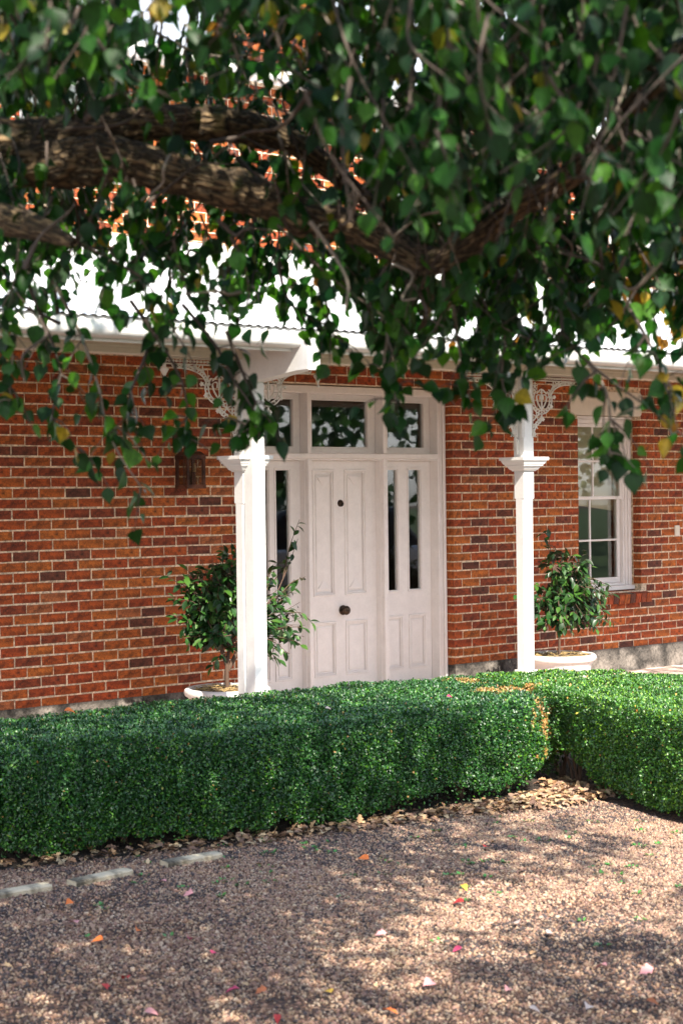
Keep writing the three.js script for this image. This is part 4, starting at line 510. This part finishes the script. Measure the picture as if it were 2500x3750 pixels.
// ------------------------------------------------------------------ pear tree over the drive
{
  const tree = tag(group('pear_tree'), 'old pear tree with rough limbs arching over the gravel', 'tree');
  rnd = mulberry(1234);
  const bark = (len, a, p) => { const f = Math.abs(fbm(p.x * 16, p.y * 16, p.z * 16, 3)); const h = Math.min(1, f * 3.4); return (h - 0.5) * 0.14 + fbm(p.x * 4, p.y * 4, p.z * 4, 3) * 0.2 + Math.pow(Math.max(0, fbm(p.x * 7 + 3, p.y * 7, p.z * 7, 2)), 2) * 1.6; };
  const B = [];
  const limb = (name, pts, radii, seg = 28, label) => { const v = pts.map(p => p.length === 3 ? at(...p) : V(...p.slice(0, 3))); const L = v.reduce((s, p, i) => i ? s + p.distanceTo(v[i - 1]) : 0, 0); B.push(v); const m = mesh(name, tube(v, radii, seg, Math.ceil(L / 0.022), bark), M.bark, tree); if (label) m.userData.label = label; return v; };
  const base = at(-700, 1129, 5.3); base.y = 0;
  { const v = [V(base.x - 0.05, -0.1, base.z), V(base.x, 0.6, base.z), at(-680, 900, 5.3), at(-600, 620, 5.25), at(-450, 440, 5.2)]; mesh('trunk', tube(v, [0.3, 0.22, 0.19, 0.17, 0.14], 32, 120, bark), M.bark, tree); }
  limb('limb', [[-470, 460, 5.2], [-280, 360, 5.15], [-120, 345, 5.1], [20, 345, 5.1], [150, 325, 5.1], [290, 290, 5.1], [420, 280, 5.15], [560, 290, 5.25], [670, 325, 5.35], [760, 390, 5.45], [850, 465, 5.55], [950, 545, 5.65], [1040, 590, 5.7]], [0.125, 0.12, 0.11, 0.1, 0.085, 0.06, 0.054, 0.05, 0.044, 0.036, 0.03, 0.022, 0.012], 30, 'thick upper limb with sunlit cracked bark');
  limb('limb', [[-20, 370, 5.08], [120, 372, 5.06], [240, 365, 5.04], [350, 385, 5.02], [470, 420, 5.0], [600, 458, 5.0], [720, 500, 5.0], [830, 530, 4.98], [910, 572, 4.95], [990, 600, 4.9], [1080, 560, 4.8], [1190, 475, 4.65], [1300, 410, 4.5], [1395, 325, 4.35], [1470, 225, 4.2], [1580, 120, 4.05], [1720, -60, 3.9]], [0.085, 0.08, 0.07, 0.062, 0.056, 0.053, 0.05, 0.046, 0.040, 0.036, 0.033, 0.032, 0.032, 0.031, 0.03, 0.028, 0.024], 28, 'lower limb dipping and rising again to the upper right');
  limb('limb', [[-300, 470, 5.0], [-120, 470, 4.85], [20, 505, 4.75], [90, 525, 4.7], [170, 560, 4.65]], [0.06, 0.055, 0.045, 0.036, 0.014], 20);
  limb('limb', [[-450, 440, 5.2], [-300, 200, 5.4], [-80, 40, 5.6], [200, -60, 5.9], [480, -110, 6.1]], [0.12, 0.1, 0.08, 0.06, 0.03], 20);
  limb('limb', [[1750, 60, 4.6], [1560, 120, 5.0], [1400, 165, 5.2], [1290, 190, 5.3], [1180, 180, 5.4], [1060, 120, 5.5]], [0.05, 0.045, 0.04, 0.034, 0.026, 0.012], 18);
  limb('limb', [[258, 40, 5.6], [255, 130, 5.55], [262, 230, 5.4], [255, 300, 5.2]], [0.012, 0.018, 0.022, 0.026], 14);
  limb('limb', [[955, 610, 4.92], [985, 680, 4.9], [975, 735, 4.92], [960, 760, 4.95]], [0.018, 0.013, 0.009, 0.005], 10);
  limb('limb', [[-470, 460, 5.2], [-700, 250, 4.6], [-700, 0, 3.6], [-300, -420, 2.8]], [0.12, 0.1, 0.075, 0.045], 18);
  limb('limb', [[-470, 460, 5.2], [-900, 250, 5.8], [-1100, 60, 6.6], [-1000, -200, 7.2]], [0.11, 0.09, 0.06, 0.03], 16);

  // picture outline of the hanging foliage: lower edge for each x
  const edge = [[-200, 860], [0, 870], [60, 850], [110, 830], [160, 820], [240, 800], [330, 790], [400, 800], [470, 820], [540, 830], [580, 800], [600, 760], [630, 735], [650, 725], [720, 715], [745, 745], [790, 770], [850, 835], [900, 900], [970, 900], [1040, 855], [1060, 890], [1150, 930], [1210, 930], [1250, 870], [1300, 860], [1350, 890], [1400, 830], [1470, 850], [1568, 860], [1800, 860]];
  const low = x => { for (let i = 1; i < edge.length; i++) if (x < edge[i][0]) { const [a, b] = edge[i - 1], [c, d] = edge[i]; return b + (d - b) * (x - a) / (c - a); } return 820; };
  const leaves = [], twigs = [], pale = [];
  const GR = [[0.012, 0.075, 0.006], [0.018, 0.11, 0.007], [0.034, 0.165, 0.009], [0.085, 0.28, 0.011], [0.012, 0.065, 0.016]], YL = [[0.62, 0.42, 0.02], [0.52, 0.40, 0.03], [0.50, 0.22, 0.02], [0.30, 0.34, 0.02]];
  let cut = false;
  const spray = (v, n, size, yellow = 0.02, r = 0.003) => {
    const cv = new THREE.CatmullRomCurve3(v); (rnd() < 0.12 ? pale : twigs).push(tube(v, [r * 1.7, r, r * 0.5], 5, 8));
    for (let i = 0; i < n; i++) {
      const t = Math.min(1, (i + 0.6 + rr(-0.3, 0.3)) / n), p = cv.getPoint(t), tg = cv.getTangent(t); const d = tg.multiplyScalar(0.5).add(rdir().multiplyScalar(0.75)).add(V(0, -0.75, 0)).normalize(); const q0 = p.clone().addScaledVector(d, 0.018); twigs.push(tube([p, p.clone().lerp(q0, 0.5), q0], [0.0011, 0.001], 3, 2));
      const col = rnd() < yellow ? pick(YL) : GR[Math.min(4, Math.floor(Math.pow(rnd(), 1.15) * 5))]; const k = rr(0.85, 1.15);
        { const pr = project(q0.clone().addScaledVector(d, size * 0.5)); if (pr[2] > 1 && ((pr[0] > 400 && pr[0] < 478 && pr[1] > 1040 && pr[1] < 1135) || (pr[0] > 495 && pr[0] < 630 && pr[1] > 1035 && pr[1] < 1110))) continue; }
      if (cut) { const pr = project(q0.clone().addScaledVector(d, size * 0.5)); if (pr[2] > 0.3 && pr[0] > -60 && pr[0] < 1640 && (pr[1] > low(pr[0]) + 12 || (pr[0] > 585 && pr[0] < 745 && pr[1] > 700 && pr[1] < 900))) continue; }
      leaves.push({ p: q0, d, up: V(rr(-0.9, 0.9), rr(0.1, 1), rr(-0.6, 1)), s: size * rr(0.6, 1.3), c: C(col[0] * k, col[1] * k, col[2] * k) });
    }
  };
  const hang = (dx, dy, Z, len, n, size, yellow) => { // a spray whose tip lies at the given picture position
    const tip = at(dx, dy, Z), a = rr(0, 6.283), h = rr(0.1, 0.75) * len, root = tip.clone().add(V(Math.cos(a) * h, Math.sqrt(Math.max(0.0025, len * len - h * h)) * rr(0.55, 1), Math.sin(a) * h)); const mid = root.clone().lerp(tip, 0.5).add(V(Math.cos(a) * 0.04 + rr(-0.03, 0.03), rr(-0.01, 0.05), Math.sin(a) * 0.04 + rr(-0.03, 0.03))); spray([root, mid, tip], n, size, yellow);
  };
  // distinct hanging shoots along the lower edge
  const shoots = [[[120, 640, 5.3], [190, 780, 5.25], [230, 900, 5.2], [250, 1000, 5.2], [325, 1120, 5.2], 17], [[60, 640, 5.4], [110, 760, 5.4], [140, 860, 5.3], [120, 960, 5.3], [180, 1030, 5.3], 14], [[300, 690, 5.5], [370, 790, 5.5], [420, 880, 5.5], [430, 960, 5.5], [425, 1000, 5.5], 13], [[420, 700, 5.6], [500, 800, 5.5], [540, 880, 5.45], [580, 940, 5.4], [565, 975, 5.4], 13], [[520, 760, 5.5], [555, 850, 5.5], [590, 930, 5.45], [605, 960, 5.4], [600, 975, 5.4], 6], [[-40, 640, 5.2], [0, 740, 5.1], [30, 820, 5.1], [20, 880, 5.1], [30, 920, 5.1], 11], [[360, 740, 5.6], [330, 830, 5.5], [300, 900, 5.4], [290, 950, 5.4], [270, 980, 5.4], 10], [[1290, 640, 5.0], [1290, 760, 4.9], [1370, 850, 4.8], [1480, 930, 4.7], [1580, 1010, 4.6], 12], [[1350, 830, 4.85], [1390, 900, 4.8], [1400, 960, 4.8], [1395, 1010, 4.8], [1400, 1040, 4.8], 5], [[1440, 700, 4.8], [1480, 770, 4.75], [1510, 830, 4.7], [1520, 870, 4.7], [1540, 890, 4.7], 9], [[1150, 700, 5.2], [1160, 790, 5.1], [1150, 860, 5.1], [1165, 920, 5.1], [1180, 940, 5.1], 11], [[880, 700, 5.3], [890, 780, 5.2], [880, 850, 5.2], [905, 890, 5.2], [905, 920, 5.2], 10], [[1040, 700, 5.3], [1050, 780, 5.3], [1060, 830, 5.3], [1070, 870, 5.3], [1060, 890, 5.3], 8], [[720, 600, 5.5], [740, 670, 5.5], [755, 720, 5.5], [750, 755, 5.5], [760, 770, 5.5], 7], [[640, 600, 5.6], [650, 660, 5.6], [670, 700, 5.6], [700, 720, 5.6], [725, 735, 5.6], 7], [[190, 560, 5.0], [260, 600, 5.0], [330, 640, 5.0], [370, 700, 5.0], [400, 760, 5.0], 10]];
  for (const s of shoots) { const n = s[5], v = s.slice(0, 5).map(p => at(...p)); spray(v, Math.round(n * 1.5), 0.057, s[0][0] > 1400 ? 0.4 : 0.02, 0.0042); for (let i = 1; i < 5; i++) for (let q = 0; q < 2; q++) { const a = v[i], b = a.clone().add(V(rr(-0.12, 0.12), rr(-0.16, 0.02), rr(-0.12, 0.12))); spray([a, a.clone().lerp(b, 0.5).add(V(0, 0.015, 0)), b], 3, 0.056, s[0][0] > 1400 ? 0.4 : 0.03, 0.0022); } }
  // the leafy mass
  let made = 0; cut = true;
  for (let k = 0; k < 16000 && made < 1750; k++) {
    const dx = rr(-180, 1740), dy = rr(-260, 960), lo = low(dx); if (dy > lo - 50) continue;
    const right = dx > 820 ? 1 : 0; const patchy = fbm(dx * 0.006 + 4, dy * 0.007, 3, 3); let keep = right ? 0.95 : 0.72; if (dy > lo - 330) keep += right ? 0.25 : 0; if (!right && dy > 560) keep *= 0.8; if (dx > 60 && dx < 820 && dy > 380 && dy < 590) keep *= 0.6; if (dx > 200 && dx < 700 && dy > 235 && dy < 330) keep *= 0.3; if (dx > 240 && dx < 440 && dy < 170) keep *= 0.12; if (dx > 540 && dx < 740 && dy < 210 && dy > 60) keep *= 0.22; if (dx > 0 && dx < 720 && dy > 590 && dy < 700) keep *= 0.75; if (rnd() > keep + patchy * 0.9) continue;
    const Z = right && dy < 560 ? rr(3.6, 6.6) : dy < 240 ? rr(3.8, 7) : rr(4.7, 6.8); hang(dx, dy, Z, rr(0.25, 0.55), 9 + Math.floor(rnd() * 6), 0.056, dx > 1420 && dy > 640 ? 0.22 : dy < 260 ? 0.04 : 0.015); made++;
  }
  // near, soft leaves at the top
  for (let k = 0; k < 26; k++) hang(rr(-100, 700), rr(-160, 120), rr(3.1, 3.8), 0.3, 7, 0.056, 0.08);
  for (let k = 0; k < 46; k++) hang(rr(760, 1700), rr(-120, 560), rr(3.3, 4.2), 0.3, 7, 0.056, 0.03);
  // pale bent twigs through the crown
  for (let k = 0; k < 80; k++) { const dx = rr(-50, 1600), dy = rr(-40, Math.min(760, low(dx) - 60)), Z = rr(4.3, 6), a = at(dx, dy, Z), e = rdir(); e.y = Math.abs(e.y) * (rnd() < 0.5 ? 1 : -0.6); const L = rr(0.15, 0.45), b = a.clone().addScaledVector(e, L), m1 = a.clone().lerp(b, 0.35).add(rdir().multiplyScalar(0.04)), m2 = a.clone().lerp(b, 0.7).add(rdir().multiplyScalar(0.04)); (k % 3 ? twigs : pale).push(tube([a, m1, m2, b], [rr(0.005, 0.009), 0.004, 0.0025], 6, 14)); }
  // the crown above and behind the camera, which shades the drive and the long hedge
  const crown = []; for (let k = 0; k < 5600; k++) {
    const x = rr(-2.2, 6.2), z = rr(4.6, 14.6), y = rr(4.0, 7.0); const ell = Math.pow((x - 1.8) / 4.0, 2) + Math.pow((z - 9.6) / 5.0, 2); if (ell > 1) continue; const p = V(x, y, z), pr = project(p); if (pr[2] > 0.5 && pr[0] > -250 && pr[0] < 1820 && pr[1] > -250) continue; if (fbm((x + 0.27 * y) * 0.5 + 2, y * 0.12, (z - y) * 0.8 + 5, 2) < -0.1) continue; crown.push(p);
  }
  for (const p of crown) { const d = rdir(); d.y = -Math.abs(d.y) * 0.6; const tip = p.clone().addScaledVector(d, rr(0.3, 0.6)); spray([p, p.clone().lerp(tip, 0.5).add(V(0, 0.04, 0)), tip], 11, 0.075, 0.03); }
  mesh('twigs', merge(twigs), M.twig, tree).userData.kind = 'stuff';
  mesh('pale_twigs', merge(pale), M.paleTwig, tree).userData.kind = 'stuff';
  // 300 leaves that show largest are leaves of their own
  for (const l of leaves) { const [px, py, z] = project(l.p); l.show = z > 0.5 && px > 10 && px < 1558 && py > 10 && py < 1300 ? (py > low(px) - 260 && z > 4 ? 2.2 : 1) * l.s / z : 0; l.q = orient(l.d, l.up); }
  { const seg = [[350, 385], [470, 420], [600, 458], [720, 500], [830, 530], [910, 572], [990, 600], [1080, 560], [1190, 475], [1300, 410], [1395, 325], [1470, 225], [1540, 150]], seg2 = [[20, 345], [150, 325], [290, 290], [420, 280], [560, 290], [670, 325], [760, 390], [850, 465]];
    const dist = (S, x, y) => { let m = 1e9; for (let i = 1; i < S.length; i++) { const [a, b] = S[i - 1], [c, d] = S[i], L2 = (c - a) ** 2 + (d - b) ** 2, t = Math.max(0, Math.min(1, ((x - a) * (c - a) + (y - b) * (d - b)) / L2)); m = Math.min(m, Math.hypot(x - a - t * (c - a), y - b - t * (d - b))); } return m; };
    for (let i = leaves.length - 1; i >= 0; i--) { const l = leaves[i]; if (!l.show) continue; const [px, py, z] = project(l.p.clone().addScaledVector(l.d, l.s * 0.5)); if ((z < 5.2 && dist(seg, px, py) < 44 && rnd() < (px > 900 ? 0.86 : 0.72)) || (z < 5.4 && dist(seg2, px, py) < 42 && rnd() < 0.72)) leaves.splice(i, 1); } }
  leaves.sort((a, b) => b.show - a.show);
  const mats = [...GR, ...YL].map(c => phys(C(...c), { map: veinMap, roughness: 0.5, side: THREE.DoubleSide, transmission: 0.42, thickness: 0, specularIntensity: 0.45 }));
  leaves.slice(0, 300).forEach((l, i) => { let best = 0, bd = 9; mats.forEach((m, j) => { const d = Math.hypot(m.color.r - l.c.r, m.color.g - l.c.g, m.color.b - l.c.b); if (d < bd) { bd = d; best = j; } }); const m = mesh('leaf', pearLeaves[i % 3], mats[best], tree); m.position.copy(l.p); m.quaternion.copy(l.q); m.scale.set(l.s * rr(0.78, 1.12), l.s, l.s * rr(0.4, 2.2)); });
  instanced('foliage', pearLeaves[0], M.treeLeaf, leaves.slice(300).map(l => ({ ...l, s: V(l.s * rr(0.78, 1.12), l.s, l.s * rr(0.3, 2.4)) })), tree);
  console.log('tree leaves', leaves.length, 'sprays', made, 'crown', crown.length, 'bricks', bricks.length);
}

// ------------------------------------------------------------------ across the drive, mirrored in the door panes
{
  rnd = mulberry(640); const lab = ['tall dark tree across the lawn, farthest from the house wall', 'broad tree across the lawn beside the tall dark one'];
  const spots = [[16, 27, 11], [22, 31, 9], [27, 27, 12], [33, 33, 10], [38, 29, 12], [45, 34, 11], [52, 31, 13], [60, 37, 12], [11, 34, 12]];
  const leafy = phys(C(1, 1, 1), { roughness: 0.6, side: THREE.DoubleSide });
  spots.forEach(([x, z, h], i) => {
    const t = tag(group('shade_tree'), `tree number ${i} across the lawn`, 'tree', 'trees across the lawn'); t.position.set(x, 0, z);
    t.userData.label = ['round', 'low', 'tall', 'spreading', 'leaning', 'dark', 'tallest', 'far', 'lone'][i] + ' green tree across the lawn, mirrored in the door panes';
    mesh('trunk', tube([V(0, -0.1, 0), V(0.1, h * 0.25, 0), V(0, h * 0.55, 0.1), V(0.1, h * 0.8, 0)], [0.35, 0.26, 0.18, 0.06], 10, 20), M.bark, t);
    const items = []; const blobs = []; for (let k = 0; k < 16; k++) { const d = rdir(); blobs.push([d.x * h * 0.28, h * 0.46 + d.y * h * 0.42, d.z * h * 0.28, h * rr(0.1, 0.2)]); }
    for (let k = 0; k < 1500; k++) { const b = pick(blobs), d = rdir(), q = Math.pow(rnd(), 0.4) * b[3]; const c = pick(HG); items.push({ p: V(b[0] + d.x * q, b[1] + d.y * q, b[2] + d.z * q), q: orient(rdir(), rdir()), s: rr(0.25, 0.5), c }); }
    instanced('crown', pearLeaves[0], leafy, items, t);
  });
}
{ // silver car parked beyond the corner of the hedge, out of frame, mirrored in the sidelight
  const t = tag(group('parked_car'), 'silver parked car, seen mirrored in the narrow pane left of the door', 'car'); t.position.set(15.2, 0, 8.1); t.rotation.y = 0.25;
  const silver = phys(C(0.55, 0.57, 0.6), { roughness: 0.3, metalness: 0.35, clearcoat: 1, clearcoatRoughness: 0.05 }), tint = phys(C(0.02, 0.025, 0.03), { roughness: 0.06, metalness: 0 }), tyre = std(C(0.02, 0.02, 0.02)), alloy = std(C(0.5, 0.5, 0.52), { metalness: 0.8, roughness: 0.35 });
  const ext = (pts, w, b) => { const s = new THREE.Shape(); pts.forEach((p, i) => i ? s.lineTo(p[0], p[1]) : s.moveTo(p[0], p[1])); s.closePath(); const g = new THREE.ExtrudeGeometry(s, { depth: w - 2 * b, bevelEnabled: true, bevelThickness: b, bevelSize: b, bevelSegments: 4 }); g.translate(0, 0, -w / 2 + b); return g; };
  mesh('body', ext([[-2.2, 0.42], [-2.25, 0.75], [-2.1, 0.98], [-1.15, 1.1], [2.15, 1.12], [2.25, 0.9], [2.2, 0.42], [1.75, 0.4], [1.62, 0.68], [1.35, 0.76], [1.08, 0.68], [0.95, 0.4], [-0.95, 0.4], [-1.08, 0.68], [-1.35, 0.76], [-1.62, 0.68], [-1.75, 0.4]], 1.82, 0.08), silver, t);
  mesh('cabin', ext([[-1.0, 1.1], [-0.35, 1.66], [0.1, 1.74], [1.5, 1.7], [2.0, 1.12]], 1.56, 0.1), tint, t);
  mesh('roof', ext([[-0.3, 1.70], [0.1, 1.79], [1.2, 1.8], [1.62, 1.73]], 1.44, 0.05), silver, t);
  for (const x of [-1.35, 1.35]) for (const z of [-0.8, 0.8]) { const w = group('wheel', t); w.position.set(x, 0.34, z); const g = new THREE.TorusGeometry(0.26, 0.085, 10, 28); mesh('tyre', g, tyre, w); const r2 = new THREE.CylinderGeometry(0.2, 0.2, 0.1, 24); r2.rotateX(Math.PI / 2); mesh('rim', r2, alloy, w); }
  for (const z of [-0.66, 0.66]) { const h = mesh('headlight', chbox(-0.06, 0.06, -0.07, 0.07, -0.18, 0.18, 0.03, 'z'), M.glass, t); h.position.set(-2.28, 0.82, z); }
}
renderer.render(scene, camera);
